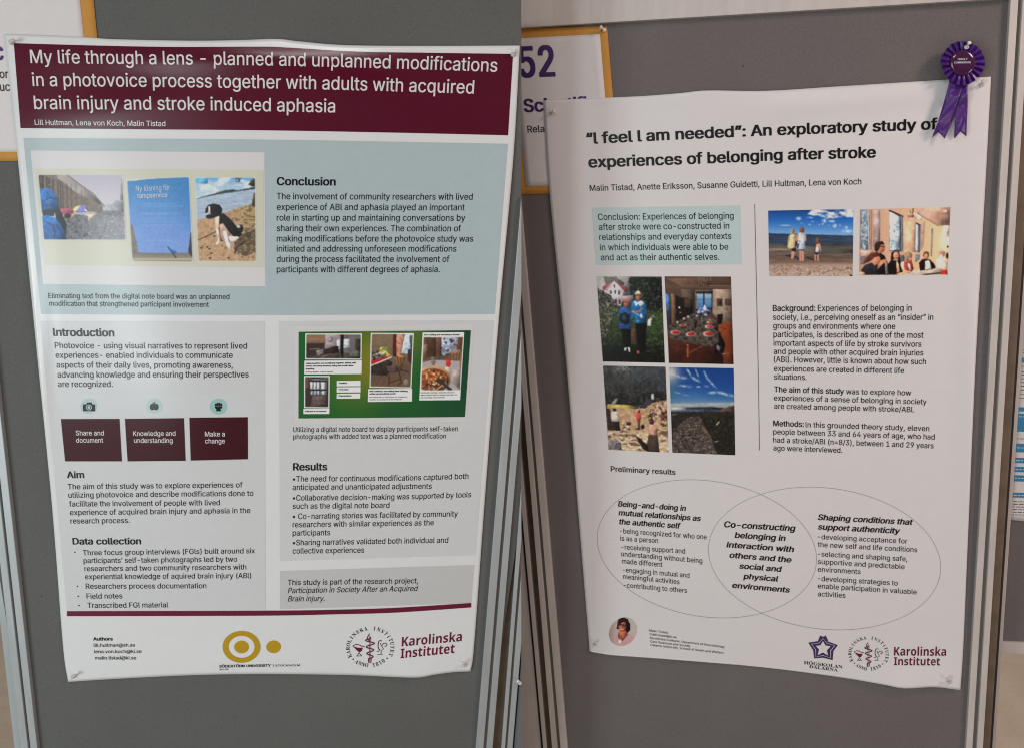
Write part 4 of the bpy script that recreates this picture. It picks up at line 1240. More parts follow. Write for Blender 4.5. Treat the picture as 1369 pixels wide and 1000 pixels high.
c.line([(760, 585), (830, 630), (900, 690)], 34, (56, 50, 50)); c.line([(740, 690), (810, 640)], 14, (176, 142, 100))
c.put(1 - c.mask(ph), WG)
c.frame(q, 1, 8, WG)
card4 = c.build('photo_print', PL, 0.0021, board, WB)
CARD = printed('note_card_print', (190, 191, 190), WB)
for reg, qd in (('a', [(96, 380), (710, 376), (706, 520), (94, 524)]), ('a', [(442, 592), (696, 590), (696, 648), (440, 650)]), ('a', [(442, 660), (696, 658), (696, 714), (440, 716)]),
                ('a', [(442, 728), (694, 726), (692, 780), (440, 782)]), ('a', [(86, 890), (364, 888), (362, 944), (85, 945)]), ('b', [(18, 680), (488, 676), (486, 812), (14, 816)])):
    patch('note_card', PL, 0.0021, px(reg, qd), CARD, board, 5.0)
letters('note_text', PL, BLACK, board, [
    ('a', [(110, 416), (645, 410)], 'eating together and socializing together, talking with', 15, 'bold'), ('a', [(110, 444), (620, 440)], 'seniors and being involved, being able to talk about', 15, 'bold'),
    ('a', [(110, 474), (200, 473)], 'anything', 15, 'bold'), ('a', [(110, 505), (402, 503)], 'cooking together, a bar for nightlife', 11),
    ('a', [(462, 624), (550, 623)], 'Thankful', 15, 'bold'), ('a', [(460, 692), (566, 691)], 'To be alive', 15, 'bold'), ('a', [(460, 759), (598, 758)], 'Connections', 15, 'bold'),
    ('a', [(100, 924), (328, 922)], 'a lift that is not marked', 15, 'bold'),
    ('b', [(32, 710), (438, 708)], 'new cushions, love sitting there drinking', 15, 'bold'), ('b', [(32, 738), (310, 735)], 'coffee and practicing words', 15, 'bold'),
    ('b', [(30, 772), (438, 768)], 'love seeing the sun sitting there and reading, etc.', 11), ('b', [(30, 798), (376, 795)], 'the plant can be placed on the windowsill', 11),
    ('b', [(616, 112), (998, 110)], 'love cooking and ‘borrowing a kitchen’', 15, 'bold'),
    ('b', [(580, 724), (936, 722)], 'homemade cooking, I really like nice food', 12), ('b', [(580, 750), (964, 746)], 'warm food to look for recipes and that, it is', 12), ('b', [(580, 776), (834, 774)], 'fun to do things at the same time', 12)], 0.0026)

# ------------------------------------------------------------------ photographs on the right poster
# two people in a garden
q = [(20, 40), (716, 42), (752, 962), (88, 948)]
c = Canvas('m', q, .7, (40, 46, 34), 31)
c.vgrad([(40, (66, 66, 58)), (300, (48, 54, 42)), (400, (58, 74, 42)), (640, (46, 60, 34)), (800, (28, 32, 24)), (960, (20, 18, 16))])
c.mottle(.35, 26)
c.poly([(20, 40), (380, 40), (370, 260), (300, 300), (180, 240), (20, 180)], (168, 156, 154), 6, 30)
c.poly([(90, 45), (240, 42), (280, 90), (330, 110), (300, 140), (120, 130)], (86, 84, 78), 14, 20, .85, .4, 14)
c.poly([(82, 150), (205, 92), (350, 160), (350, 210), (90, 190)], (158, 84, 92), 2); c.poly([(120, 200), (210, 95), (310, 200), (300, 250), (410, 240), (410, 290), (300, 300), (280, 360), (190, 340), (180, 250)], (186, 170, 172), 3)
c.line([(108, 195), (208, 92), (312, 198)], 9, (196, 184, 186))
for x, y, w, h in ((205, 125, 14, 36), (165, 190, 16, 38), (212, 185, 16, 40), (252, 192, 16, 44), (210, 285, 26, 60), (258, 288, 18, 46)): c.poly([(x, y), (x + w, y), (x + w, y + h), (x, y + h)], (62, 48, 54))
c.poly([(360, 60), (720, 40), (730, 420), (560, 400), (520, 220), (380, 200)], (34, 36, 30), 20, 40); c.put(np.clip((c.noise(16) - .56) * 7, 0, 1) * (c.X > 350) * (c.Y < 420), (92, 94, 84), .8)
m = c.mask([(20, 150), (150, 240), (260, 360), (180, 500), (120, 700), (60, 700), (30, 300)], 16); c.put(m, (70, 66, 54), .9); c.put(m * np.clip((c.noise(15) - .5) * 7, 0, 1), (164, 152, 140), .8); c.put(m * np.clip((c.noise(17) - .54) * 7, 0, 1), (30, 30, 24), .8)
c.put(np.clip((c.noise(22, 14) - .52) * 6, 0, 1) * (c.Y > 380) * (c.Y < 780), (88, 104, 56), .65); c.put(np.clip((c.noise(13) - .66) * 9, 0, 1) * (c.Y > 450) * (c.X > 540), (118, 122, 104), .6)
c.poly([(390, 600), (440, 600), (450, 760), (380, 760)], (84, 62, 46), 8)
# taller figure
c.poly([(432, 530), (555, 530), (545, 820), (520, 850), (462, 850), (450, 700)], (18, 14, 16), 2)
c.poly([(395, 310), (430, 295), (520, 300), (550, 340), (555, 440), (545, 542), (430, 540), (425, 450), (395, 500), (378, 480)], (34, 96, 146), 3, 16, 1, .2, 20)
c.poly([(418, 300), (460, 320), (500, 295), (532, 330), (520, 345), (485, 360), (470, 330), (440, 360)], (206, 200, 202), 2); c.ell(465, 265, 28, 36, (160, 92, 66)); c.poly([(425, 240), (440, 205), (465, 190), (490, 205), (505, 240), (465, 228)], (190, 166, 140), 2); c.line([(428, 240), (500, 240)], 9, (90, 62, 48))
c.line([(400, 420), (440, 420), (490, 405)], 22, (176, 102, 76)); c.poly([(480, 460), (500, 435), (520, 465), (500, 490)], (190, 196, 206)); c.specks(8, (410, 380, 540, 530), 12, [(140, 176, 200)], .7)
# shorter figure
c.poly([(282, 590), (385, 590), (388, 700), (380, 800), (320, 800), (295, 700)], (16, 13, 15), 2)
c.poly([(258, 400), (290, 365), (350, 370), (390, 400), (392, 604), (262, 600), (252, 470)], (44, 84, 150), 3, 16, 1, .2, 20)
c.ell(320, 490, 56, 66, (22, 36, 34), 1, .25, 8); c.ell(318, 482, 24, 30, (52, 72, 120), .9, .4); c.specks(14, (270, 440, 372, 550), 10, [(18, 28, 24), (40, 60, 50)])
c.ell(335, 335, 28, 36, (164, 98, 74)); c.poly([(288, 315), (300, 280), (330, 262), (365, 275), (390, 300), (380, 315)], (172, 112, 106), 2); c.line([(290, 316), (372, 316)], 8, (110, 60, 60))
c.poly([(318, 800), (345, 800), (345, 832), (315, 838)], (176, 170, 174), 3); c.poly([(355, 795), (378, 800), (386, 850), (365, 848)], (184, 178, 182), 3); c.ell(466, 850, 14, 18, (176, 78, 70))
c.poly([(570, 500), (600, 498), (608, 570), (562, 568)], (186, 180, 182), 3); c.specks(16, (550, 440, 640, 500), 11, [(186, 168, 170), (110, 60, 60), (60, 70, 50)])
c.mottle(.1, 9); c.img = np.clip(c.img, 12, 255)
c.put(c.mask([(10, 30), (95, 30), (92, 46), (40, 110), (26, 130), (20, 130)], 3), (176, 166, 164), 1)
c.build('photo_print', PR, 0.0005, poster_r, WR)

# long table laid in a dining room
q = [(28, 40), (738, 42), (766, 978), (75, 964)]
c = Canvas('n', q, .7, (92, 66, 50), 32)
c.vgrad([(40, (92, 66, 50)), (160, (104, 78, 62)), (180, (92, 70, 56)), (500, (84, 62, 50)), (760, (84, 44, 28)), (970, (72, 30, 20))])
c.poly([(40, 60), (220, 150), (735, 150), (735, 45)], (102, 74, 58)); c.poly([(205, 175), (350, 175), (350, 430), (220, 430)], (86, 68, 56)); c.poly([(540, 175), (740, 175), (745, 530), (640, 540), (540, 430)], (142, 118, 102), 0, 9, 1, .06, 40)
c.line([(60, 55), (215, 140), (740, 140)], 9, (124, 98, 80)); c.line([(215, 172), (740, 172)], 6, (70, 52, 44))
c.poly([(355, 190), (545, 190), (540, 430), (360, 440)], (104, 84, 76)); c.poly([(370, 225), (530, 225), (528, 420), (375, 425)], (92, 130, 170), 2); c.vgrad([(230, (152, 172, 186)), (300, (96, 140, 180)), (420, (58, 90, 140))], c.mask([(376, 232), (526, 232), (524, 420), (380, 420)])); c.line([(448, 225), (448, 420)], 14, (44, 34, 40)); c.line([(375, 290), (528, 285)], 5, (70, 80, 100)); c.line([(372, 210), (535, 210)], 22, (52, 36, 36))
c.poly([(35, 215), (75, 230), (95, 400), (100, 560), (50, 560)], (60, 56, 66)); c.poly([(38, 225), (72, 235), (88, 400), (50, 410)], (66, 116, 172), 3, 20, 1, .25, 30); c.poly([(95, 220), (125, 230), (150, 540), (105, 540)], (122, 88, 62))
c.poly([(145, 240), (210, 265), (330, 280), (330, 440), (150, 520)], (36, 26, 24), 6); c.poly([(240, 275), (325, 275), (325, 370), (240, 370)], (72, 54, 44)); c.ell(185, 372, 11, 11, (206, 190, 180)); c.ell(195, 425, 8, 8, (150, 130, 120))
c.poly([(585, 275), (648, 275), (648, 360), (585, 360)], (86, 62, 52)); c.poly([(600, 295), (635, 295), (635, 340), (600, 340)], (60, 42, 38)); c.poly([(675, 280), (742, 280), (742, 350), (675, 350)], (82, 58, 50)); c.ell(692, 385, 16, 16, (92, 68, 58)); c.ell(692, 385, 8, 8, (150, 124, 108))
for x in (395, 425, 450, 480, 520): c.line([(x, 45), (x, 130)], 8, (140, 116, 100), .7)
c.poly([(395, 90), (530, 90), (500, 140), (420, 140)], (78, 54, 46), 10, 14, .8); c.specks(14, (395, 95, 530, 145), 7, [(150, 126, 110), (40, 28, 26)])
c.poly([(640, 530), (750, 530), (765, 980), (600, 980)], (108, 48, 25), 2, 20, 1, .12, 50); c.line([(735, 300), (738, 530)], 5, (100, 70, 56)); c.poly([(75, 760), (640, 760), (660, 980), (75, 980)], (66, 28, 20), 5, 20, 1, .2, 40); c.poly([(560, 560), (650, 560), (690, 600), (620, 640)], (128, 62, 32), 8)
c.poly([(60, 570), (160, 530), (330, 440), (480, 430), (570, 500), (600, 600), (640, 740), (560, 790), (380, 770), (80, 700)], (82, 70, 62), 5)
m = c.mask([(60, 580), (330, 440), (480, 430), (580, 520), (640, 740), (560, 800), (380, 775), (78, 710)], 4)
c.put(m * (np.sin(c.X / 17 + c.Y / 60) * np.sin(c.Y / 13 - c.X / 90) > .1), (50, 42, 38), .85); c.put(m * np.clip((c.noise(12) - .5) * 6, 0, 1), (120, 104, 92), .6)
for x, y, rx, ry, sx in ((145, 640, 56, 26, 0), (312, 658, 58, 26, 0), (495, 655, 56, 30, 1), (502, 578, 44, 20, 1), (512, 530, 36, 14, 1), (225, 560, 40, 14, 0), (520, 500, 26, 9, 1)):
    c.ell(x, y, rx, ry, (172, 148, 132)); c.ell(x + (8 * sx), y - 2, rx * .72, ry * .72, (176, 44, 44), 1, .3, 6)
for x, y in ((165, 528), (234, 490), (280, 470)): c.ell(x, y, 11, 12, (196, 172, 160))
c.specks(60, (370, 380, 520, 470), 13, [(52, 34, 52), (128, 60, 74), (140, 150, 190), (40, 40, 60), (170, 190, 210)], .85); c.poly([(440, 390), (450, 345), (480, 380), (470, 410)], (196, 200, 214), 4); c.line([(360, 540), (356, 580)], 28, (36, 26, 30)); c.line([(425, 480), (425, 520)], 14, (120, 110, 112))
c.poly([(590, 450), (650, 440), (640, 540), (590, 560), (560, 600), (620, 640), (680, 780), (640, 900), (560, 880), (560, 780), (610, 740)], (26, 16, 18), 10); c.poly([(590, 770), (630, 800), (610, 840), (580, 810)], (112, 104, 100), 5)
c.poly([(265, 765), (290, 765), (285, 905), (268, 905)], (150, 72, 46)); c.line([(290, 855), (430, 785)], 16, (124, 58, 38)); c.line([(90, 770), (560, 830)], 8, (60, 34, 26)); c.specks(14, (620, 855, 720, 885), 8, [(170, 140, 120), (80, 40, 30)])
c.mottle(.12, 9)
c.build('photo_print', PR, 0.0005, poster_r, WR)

# rocky shore with people
q = [(50, 32), (718, 44), (752, 958), (108, 926)]
c = Canvas('o', q, .7, (52, 50, 48), 33)
c.vgrad([(30, (70, 68, 66)), (150, (56, 54, 52)), (430, (32, 30, 30)), (470, (60, 56, 50))])
c.mottle(.45, 60); c.mottle(.25, 18); c.put(np.clip((c.noise(22) - .55) * 4, 0, 1) * (c.Y < 430), (108, 108, 106), .5); c.put(np.clip((c.noise(26) - .5) * 6, 0, 1) * (c.Y < 300) * (c.X > 350), (70, 84, 100), .6); c.put(np.exp(-((c.X - 270) / 110) ** 2 - ((c.Y - 60) / 60) ** 2) * np.clip((c.noise(14) - .4) * 4, 0, 1), (176, 178, 178), .9)
c.put(np.clip((c.noise(30) - .5) * 6, 0, 1) * c.mask([(60, 150), (330, 180), (300, 330), (80, 300)], 20), (76, 74, 46), .6)
for p in ([(420, 340), (600, 240)], [(300, 300), (560, 120)], [(500, 200), (640, 150)], [(120, 230), (300, 120)]): c.line(p, 7, (110, 106, 100), .5)
c.poly([(95, 440), (300, 445), (400, 465), (370, 520), (100, 500)], (150, 130, 66), 4, 20, 1, .12); c.poly([(80, 470), (400, 490), (520, 480), (740, 560), (750, 960), (100, 930)], (176, 138, 104), 8, 20, 1, .2, 30); c.poly([(130, 440), (170, 390), (215, 370), (180, 440)], (140, 132, 124), 8)
m = c.mask([(430, 470), (560, 430), (680, 400), (740, 400), (750, 720), (640, 640), (480, 600)], 12); c.put(m, (166, 128, 98)); c.put(m * np.clip((c.noise(26) - .5) * 9, 0, 1), (62, 42, 34), .9); c.put(m * np.clip((c.noise(20) - .56) * 9, 0, 1), (206, 178, 152), .8)
c.poly([(560, 390), (570, 330), (590, 325), (600, 390)], (176, 176, 176), 5); c.poly([(430, 480), (540, 380), (600, 400), (500, 490)], (58, 50, 54), 10)
m = c.mask([(100, 730), (250, 720), (400, 760), (560, 700), (750, 720), (755, 960), (105, 930)], 8); c.put(m, (184, 152, 122)); c.put(m * np.clip((c.noise(60, 18) - .5) * 8, 0, 1), (92, 66, 50), .85); c.put(m * np.clip((c.noise(36, 14) - .56) * 8, 0, 1), (220, 200, 176), .8)
c.poly([(105, 850), (170, 800), (240, 850), (250, 925), (110, 925)], (110, 100, 104), 8, 20, .9, .4, 16); c.poly([(390, 770), (440, 800), (530, 880), (545, 950), (490, 930), (440, 860)], (38, 24, 22), 8); c.poly([(80, 480), (130, 500), (150, 620), (200, 640), (235, 720), (100, 720)], (52, 36, 32), 8)
c.poly([(130, 530), (170, 510), (210, 530), (235, 610), (220, 625), (140, 625)], (188, 170, 156), 3); c.ell(173, 500, 20, 17, (44, 30, 28)); c.line([(200, 540), (235, 600)], 14, (166, 116, 88)); c.poly([(165, 625), (222, 625), (235, 725), (190, 725)], (28, 26, 30), 2)
c.poly([(402, 530), (430, 515), (455, 540), (452, 600), (410, 605)], (196, 58, 56), 2); c.ell(434, 518, 12, 14, (62, 40, 36)); c.poly([(415, 600), (448, 600), (445, 700), (425, 700)], (92, 56, 42), 2)
c.poly([(490, 540), (520, 510), (535, 560), (520, 600), (495, 590)], (160, 120, 70), 5); c.ell(690, 570, 30, 40, (110, 60, 50), 1, .3, 5); c.ell(688, 535, 16, 16, (60, 36, 32))
c.specks(14, (260, 640, 340, 710), 16, [(36, 26, 28), (60, 44, 40), (190, 160, 140)], .9); c.poly([(450, 680), (480, 650), (495, 690), (470, 715)], (24, 18, 20), 4); c.poly([(395, 700), (450, 695), (440, 715), (400, 712)], (44, 30, 26))
c.poly([(535, 680), (560, 655), (610, 650), (635, 700), (630, 775), (540, 770)], (170, 120, 100), 3, 16, 1, .12); c.ell(572, 630, 26, 28, (70, 44, 36)); c.poly([(535, 768), (632, 770), (655, 955), (550, 950), (520, 860)], (66, 52, 42), 3); c.line([(505, 700), (540, 690)], 18, (180, 134, 112))
c.mottle(.12, 10); c.img *= 1.06
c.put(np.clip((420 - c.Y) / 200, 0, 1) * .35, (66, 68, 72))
c.build('photo_print', PR, 0.0005, poster_r, WR)

# path under a blue sky
q = [(22, 48), (700, 58), (717, 970), (55, 942)]
c = Canvas('p', q, .7, (36, 80, 140), 34)
c.vgrad([(50, (22, 60, 124)), (250, (30, 80, 148)), (380, (70, 116, 160)), (450, (136, 142, 150)), (470, (150, 140, 132))])
c.put(np.clip((c.X - 300) / 400, 0, 1) * (c.Y < 420) * np.clip((430 - c.Y) / 120, 0, 1), (20, 66, 136), .6)
c.put(np.exp(-((c.X - 30) / 90) ** 2 - ((c.Y - 110) / 110) ** 2), (214, 186, 176), .95); c.put(np.exp(-((c.X - 40) / 60) ** 2 - ((c.Y - 300) / 160) ** 2), (70, 110, 110), .5)
CL = (176, 182, 188)
for p, w in (([(40, 110), (130, 150), (210, 165)], 26), ([(205, 60), (245, 130)], 22), ([(255, 150), (340, 195)], 26), ([(295, 60), (330, 150)], 14), ([(388, 90), (420, 160), (490, 240)], 22), ([(490, 240), (530, 275)], 10), ([(130, 240), (250, 250)], 22), ([(305, 252), (350, 250)], 16), ([(390, 240), (435, 250)], 16), ([(80, 308), (140, 322)], 14), ([(160, 335), (225, 340)], 10), ([(440, 315), (530, 308), (620, 330), (700, 350)], 24), ([(560, 305), (640, 345)], 20)):
    for (x0, y0), (x1, y1) in zip(p[:-1], p[1:]):
        L = np.hypot(x1 - x0, y1 - y0); a = math.atan2(y1 - y0, x1 - x0)
        u = (c.X - (x0 + x1) / 2) * math.cos(a) + (c.Y - (y0 + y1) / 2) * math.sin(a); v = -(c.X - (x0 + x1) / 2) * math.sin(a) + (c.Y - (y0 + y1) / 2) * math.cos(a)
        c.put(np.exp(-(u / (L * .55)) ** 4 - (v / (w * .5)) ** 2) * np.clip(c.noise(26, 18) * 2.0 - .25, 0, 1), CL, .95)
c.put(np.exp(-((c.Y - 436 - (c.X - 360) * -.02) / 16) ** 2) * np.clip(c.noise(120, 10) * 1.6 - .2, 0, 1), (186, 178, 172), .8)
c.poly([(35, 462), (180, 460), (600, 470), (600, 520), (40, 520)], (70, 84, 104), 2, 20, 1, .3, 16); c.put(np.exp(-((c.X - 80) / 110) ** 2 - ((c.Y - 478) / 18) ** 2), (214, 196, 182), .95); c.poly([(190, 472), (330, 464), (480, 460), (580, 478), (560, 490), (200, 485)], (46, 48, 52), 2)
c.poly([(560, 490), (640, 460), (705, 445), (712, 520), (560, 520)], (92, 72, 62), 5)
c.poly([(36, 515), (300, 512), (710, 512), (720, 975), (50, 945)], (46, 38, 32), 4, 20, 1, .4, 22)
m = c.mask([(230, 570), (340, 560), (380, 640), (470, 790), (540, 960), (50, 945), (60, 700)], 12); c.put(m, (84, 68, 62)); c.put(m * np.clip((c.noise(22, 12) - .5) * 8, 0, 1), (46, 36, 34), .8); c.put(m * np.clip((c.noise(18, 10) - .58) * 9, 0, 1), (146, 126, 116), .8)
m2 = c.mask([(380, 580), (712, 540), (720, 975), (520, 950), (450, 760)], 14); c.put(m2, (36, 34, 25), .9); c.put(m2 * np.clip((c.noise(16) - .5) * 8, 0, 1), (66, 64, 48), .6); c.put(m2 * np.clip((c.noise(14) - .55) * 8, 0, 1), (22, 20, 14), .8)
c.poly([(355, 640), (390, 680), (490, 830), (470, 830), (370, 700)], (104, 82, 60), 6, 14, .8); c.line([(520, 650), (545, 620)], 14, (170, 160, 150)); c.line([(500, 830), (535, 820)], 10, (150, 140, 128)); c.poly([(45, 540), (110, 530), (105, 545), (50, 552)], (110, 94, 88), 3)
for x in (390, 405): c.line([(x, 495), (x, 515)], 7, (30, 26, 26))
c.mottle(.1, 9)
c.build('photo_print', PR, 0.0005, poster_r, WR)

# three people at the water's edge
q = [(50, 72), (1190, 50), (1180, 946), (66, 946)]
c = Canvas('q', q, .7, (40, 90, 150), 35)
c.vgrad([(50, (24, 62, 118)), (200, (34, 92, 160)), (370, (96, 136, 178)), (385, (104, 140, 176))])
c.put(np.clip((c.noise(90, 40) - .32) * 4, 0, 1) * c.mask([(570, 110), (640, 60), (1195, 45), (1195, 165), (1080, 150), (960, 185), (840, 175), (720, 150)], 22, 60), (186, 180, 180), 1)
c.put(c.mask([(800, 45), (1060, 45), (1000, 95), (880, 85)], 14), (32, 70, 124), .7)
for x, y, rx, ry in ((455, 178, 40, 26), (600, 165, 52, 14), (800, 205, 40, 30), (905, 212, 52, 18), (940, 272, 34, 28), (495, 238, 20, 8), (605, 258, 18, 10), (735, 258, 14, 12), (780, 250, 16, 16), (1010, 268, 12, 10), (1095, 295, 30, 20), (860, 265, 18, 7), (1110, 345, 80, 22), (280, 268, 80, 8), (640, 215, 24, 6)):
    c.put(np.clip(1.15 - np.hypot((c.X - x) / rx, (c.Y - y) / ry), 0, 1) ** .6 * np.clip(c.noise(22, 14) * 2.2 - .3, 0, 1), (190, 186, 188), .9)
c.vgrad([(370, (36, 50, 80)), (400, (48, 58, 78)), (480, (52, 66, 86)), (540, (60, 62, 62)), (580, (112, 92, 80)), (620, (100, 84, 76)), (700, (96, 76, 66)), (760, (116, 88, 74)), (800, (150, 122, 106)), (946, (166, 138, 120))], c.mask([(40, 373), (1200, 405), (1200, 960), (40, 960)]))
c.mottle(.3, 160, (c.Y > 400) * (c.Y < 760) * 1.0, 10); c.poly([(60, 520), (300, 540), (560, 545), (1190, 580), (1190, 640), (700, 640), (560, 580), (60, 560)], (76, 72, 70), 8, 60, .7); c.put(np.exp(-((c.Y - 590) / 8) ** 2) * (c.X < 330), (166, 144, 120), .5)
c.put(np.clip((c.noise(18, 10) - .5) * 6, 0, 1) * np.clip((c.Y - 780 - (c.X - 600) * .05) / 30, 0, 1), (110, 82, 72), .7); c.put(np.clip((c.noise(20, 11) - .55) * 7, 0, 1) * np.clip((c.Y - 790) / 30, 0, 1), (196, 172, 156), .6); c.specks(26, (90, 820, 1170, 940), 9, [(72, 50, 46)], .8); c.poly([(1140, 928), (1178, 930), (1176, 946), (1140, 944)], (24, 20, 20))
SK, HR = (178, 124, 106), (128, 84, 56)
for p in ([(380, 700), (330, 680), (290, 670)], [(480, 735), (420, 690), (330, 665)], [(670, 735), (620, 712), (570, 695)]): c.line(p, 20, (40, 34, 46), .8)
for p, w in (([(375, 590), (368, 700)], 26), ([(400, 590), (385, 680), (372, 712)], 22), ([(480, 590), (480, 735)], 28), ([(512, 590), (514, 735)], 28), ([(680, 640), (676, 735)], 18), ([(714, 640), (716, 742)], 18)): c.line(p, w, SK)
c.poly([(360, 560), (420, 560), (415, 620), (365, 610)], (48, 30, 28)); c.poly([(475, 570), (525, 570), (525, 605), (470, 600)], (50, 30, 28)); c.poly([(668, 625), (728, 625), (722, 655), (672, 655)], (40, 28, 28))
c.line([(335, 410), (322, 480), (318, 560)], 22, SK); c.line([(425, 400), (432, 470)], 22, SK); c.poly([(345, 390), (400, 385), (425, 410), (418, 490), (425, 560), (380, 575), (330, 580), (310, 545), (338, 470)], (184, 162, 112), 3, 14, 1, .1); c.poly([(418, 480), (440, 500), (420, 590), (395, 610), (405, 560)], (30, 22, 30), 4); c.ell(377, 350, 28, 38, (176, 130, 82)); c.ell(380, 340, 22, 28, HR, .7)
c.poly([(440, 390), (470, 370), (530, 370), (552, 400), (545, 480), (545, 580), (500, 592), (430, 580), (415, 560), (450, 480)], (150, 160, 184), 3, 14, 1, .12); c.line([(545, 400), (548, 470)], 22, SK); c.line([(450, 395), (440, 460), (470, 480)], 20, SK); c.line([(480, 480), (440, 560)], 10, (84, 90, 116), .7); c.poly([(430, 500), (470, 520), (450, 580), (425, 560)], (40, 34, 48), 6, 14, .7); c.ell(500, 330, 32, 42, (112, 70, 48)); c.poly([(476, 370), (520, 365), (495, 420), (480, 400)], SK)
c.poly([(690, 520), (720, 500), (745, 520), (735, 600), (690, 610)], SK, 2); c.line([(740, 520), (752, 610)], 14, SK); c.poly([(690, 560), (730, 560), (735, 625), (680, 630)], (176, 180, 186), 3, 14, 1, .15); c.ell(714, 465, 28, 38, (104, 64, 48)); c.poly([(688, 480), (742, 480), (735, 505), (690, 530)], (96, 58, 44), 4); c.line([(680, 520), (672, 610)], 12, (70, 60, 66))
c.mottle(.06, 9); c.img *= 1.12
c.build('photo_print', PR, 0.0005, poster_r, WR)

# people round a meeting table
q = [(68, 84), (1252, 52), (1216, 940), (58, 946)]
c = Canvas('r', q, .7, (196, 156, 128), 36)
c.vgrad([(60, (176, 128, 104)), (400, (192, 150, 122)), (560, (196, 152, 120)), (800, (206, 160, 122)), (1060, (206, 172, 132)), (1240, (198, 156, 124))], None, 'X')
c.poly([(800, 70), (1250, 50), (1240, 290), (1090, 300), (920, 210), (820, 140)], (182, 136, 116), 0, 9, 1, .05, 60); c.line([(820, 130), (1090, 300)], 9, (140, 98, 80)); c.put(np.exp(-((c.X - 1190) / 80) ** 2 - ((c.Y - 500) / 140) ** 2), (228, 206, 176), .9); c.poly([(1160, 300), (1240, 290), (1230, 440), (1140, 430)], (206, 184, 164))
c.poly([(72, 86), (186, 86), (200, 615), (70, 600)], (96, 106, 116), 0, 9, 1, .3, 24); c.put(np.clip((c.noise(24) - .48) * 7, 0, 1) * c.mask([(80, 90), (150, 90), (170, 600), (80, 600)]), (172, 178, 186), .9); c.line([(170, 90), (186, 612)], 14, (196, 182, 172)); c.poly([(240, 90), (330, 90), (330, 600), (240, 580)], (158, 132, 124), 4, 20, 1, .08); c.line([(215, 100), (215, 600)], 12, (150, 104, 80)); c.poly([(70, 620), (240, 625), (240, 690), (70, 690)], (188, 140, 122), 0); c.poly([(70, 690), (200, 690), (130, 800), (70, 800)], (112, 96, 94), 4, 20, 1, .3)
c.poly([(455, 95), (625, 165), (630, 640), (450, 640)], (82, 84, 104)); c.poly([(455, 110), (585, 180), (588, 610), (455, 620)], (178, 190, 198), 2, 20, 1, .18, 40); c.specks(40, (460, 250, 580, 600), 16, [(128, 142, 152), (200, 206, 210), (96, 110, 116)], .5); c.line([(455, 100), (625, 175)], 22, (66, 44, 44)); c.line([(610, 170), (615, 630)], 12, (142, 136, 150))
c.poly([(795, 260), (860, 285), (850, 650), (790, 640)], (92, 92, 108)); c.poly([(798, 280), (828, 292), (825, 630), (795, 630)], (188, 190, 196)); c.line([(800, 262), (862, 292)], 16, (70, 50, 50)); c.poly([(790, 670), (850, 670), (845, 740), (790, 780)], (108, 106, 116), 3); c.poly([(1000, 330), (1025, 335), (1010, 700), (990, 690)], (126, 106, 102)); c.poly([(860, 280), (920, 230), (900, 560), (850, 640)], (150, 118, 106), 3, 20, .7); c.poly([(640, 240), (800, 240), (790, 640), (640, 640)], (198, 156, 126), 3, 20, .8, .05)
c.line([(450, 640), (640, 650)], 26, (196, 140, 112)); c.poly([(590, 680), (650, 680), (645, 800), (590, 800)], (84, 74, 84), 4)
c.poly([(690, 140), (790, 135), (880, 170), (870, 220), (790, 210), (690, 215)], (196, 156, 138), 3); c.poly([(690, 150), (780, 150), (770, 190), (690, 190)], (140, 92, 80), 4); c.poly([(810, 150), (880, 180), (870, 220), (815, 205)], (214, 206, 198), 3); c.line([(765, 70), (755, 140)], 12, (70, 40, 36)); c.line([(720, 95), (735, 140)], 12, (130, 92, 80)); c.specks(6, (1160, 95, 1235, 118), 10, [(240, 232, 220)], 1)
BK, SK, RH = (28, 18, 20), (182, 112, 84), (90, 46, 34)
c.poly([(840, 880), (900, 720), (1030, 880), (1160, 870), (1150, 930), (780, 940)], (216, 196, 178), 3); c.poly([(440, 945), (640, 900), (1140, 860), (1130, 900), (900, 945)], (208, 184, 166), 4); c.line([(900, 940), (1120, 915)], 16, (40, 26, 26)); c.poly([(1130, 880), (1205, 870), (1215, 935), (1125, 935)], (188, 36, 38), 4)
c.poly([(1060, 740), (1110, 715), (1190, 720), (1220, 790), (1200, 870), (1070, 840)], (210, 182, 152), 3, 20, 1, .08); c.ell(1138, 668, 42, 40, (196, 140, 112)); c.ell(1138, 645, 44, 20, (160, 130, 112), .8); c.ell(1135, 705, 26, 20, (214, 196, 180), .9); c.ell(1215, 572, 12, 14, (50, 30, 30)); c.ell(1210, 690, 18, 40, (56, 36, 36))
c.poly([(840, 780), (890, 730), (980, 740), (1040, 800), (1060, 850), (1000, 870), (850, 885)], BK, 3); c.poly([(920, 760), (975, 750), (1005, 860), (915, 875)], (206, 188, 166), 3, 14, 1, .2, 14); c.ell(934, 690, 34, 46, (188, 126, 100)); c.poly([(892, 680), (905, 640), (940, 630), (970, 650), (968, 700), (945, 660), (910, 670), (905, 715)], (104, 58, 40), 4)
c.poly([(640, 780), (660, 740), (740, 730), (770, 860), (740, 900), (650, 870)], (146, 54, 44), 5, 16, 1, .25, 14); c.poly([(690, 790), (720, 800), (740, 890), (715, 880)], (206, 190, 180), 3); c.poly([(590, 790), (640, 760), (650, 870), (700, 900), (620, 920)], (206, 160, 136), 4); c.ell(698, 692, 54, 54, (142, 112, 92), 1, .15, 5); c.poly([(650, 690), (690, 700), (700, 750), (650, 790)], (146, 116, 96), 5); c.poly([(700, 720), (745, 715), (735, 750), (710, 760)], (176, 116, 92), 3)
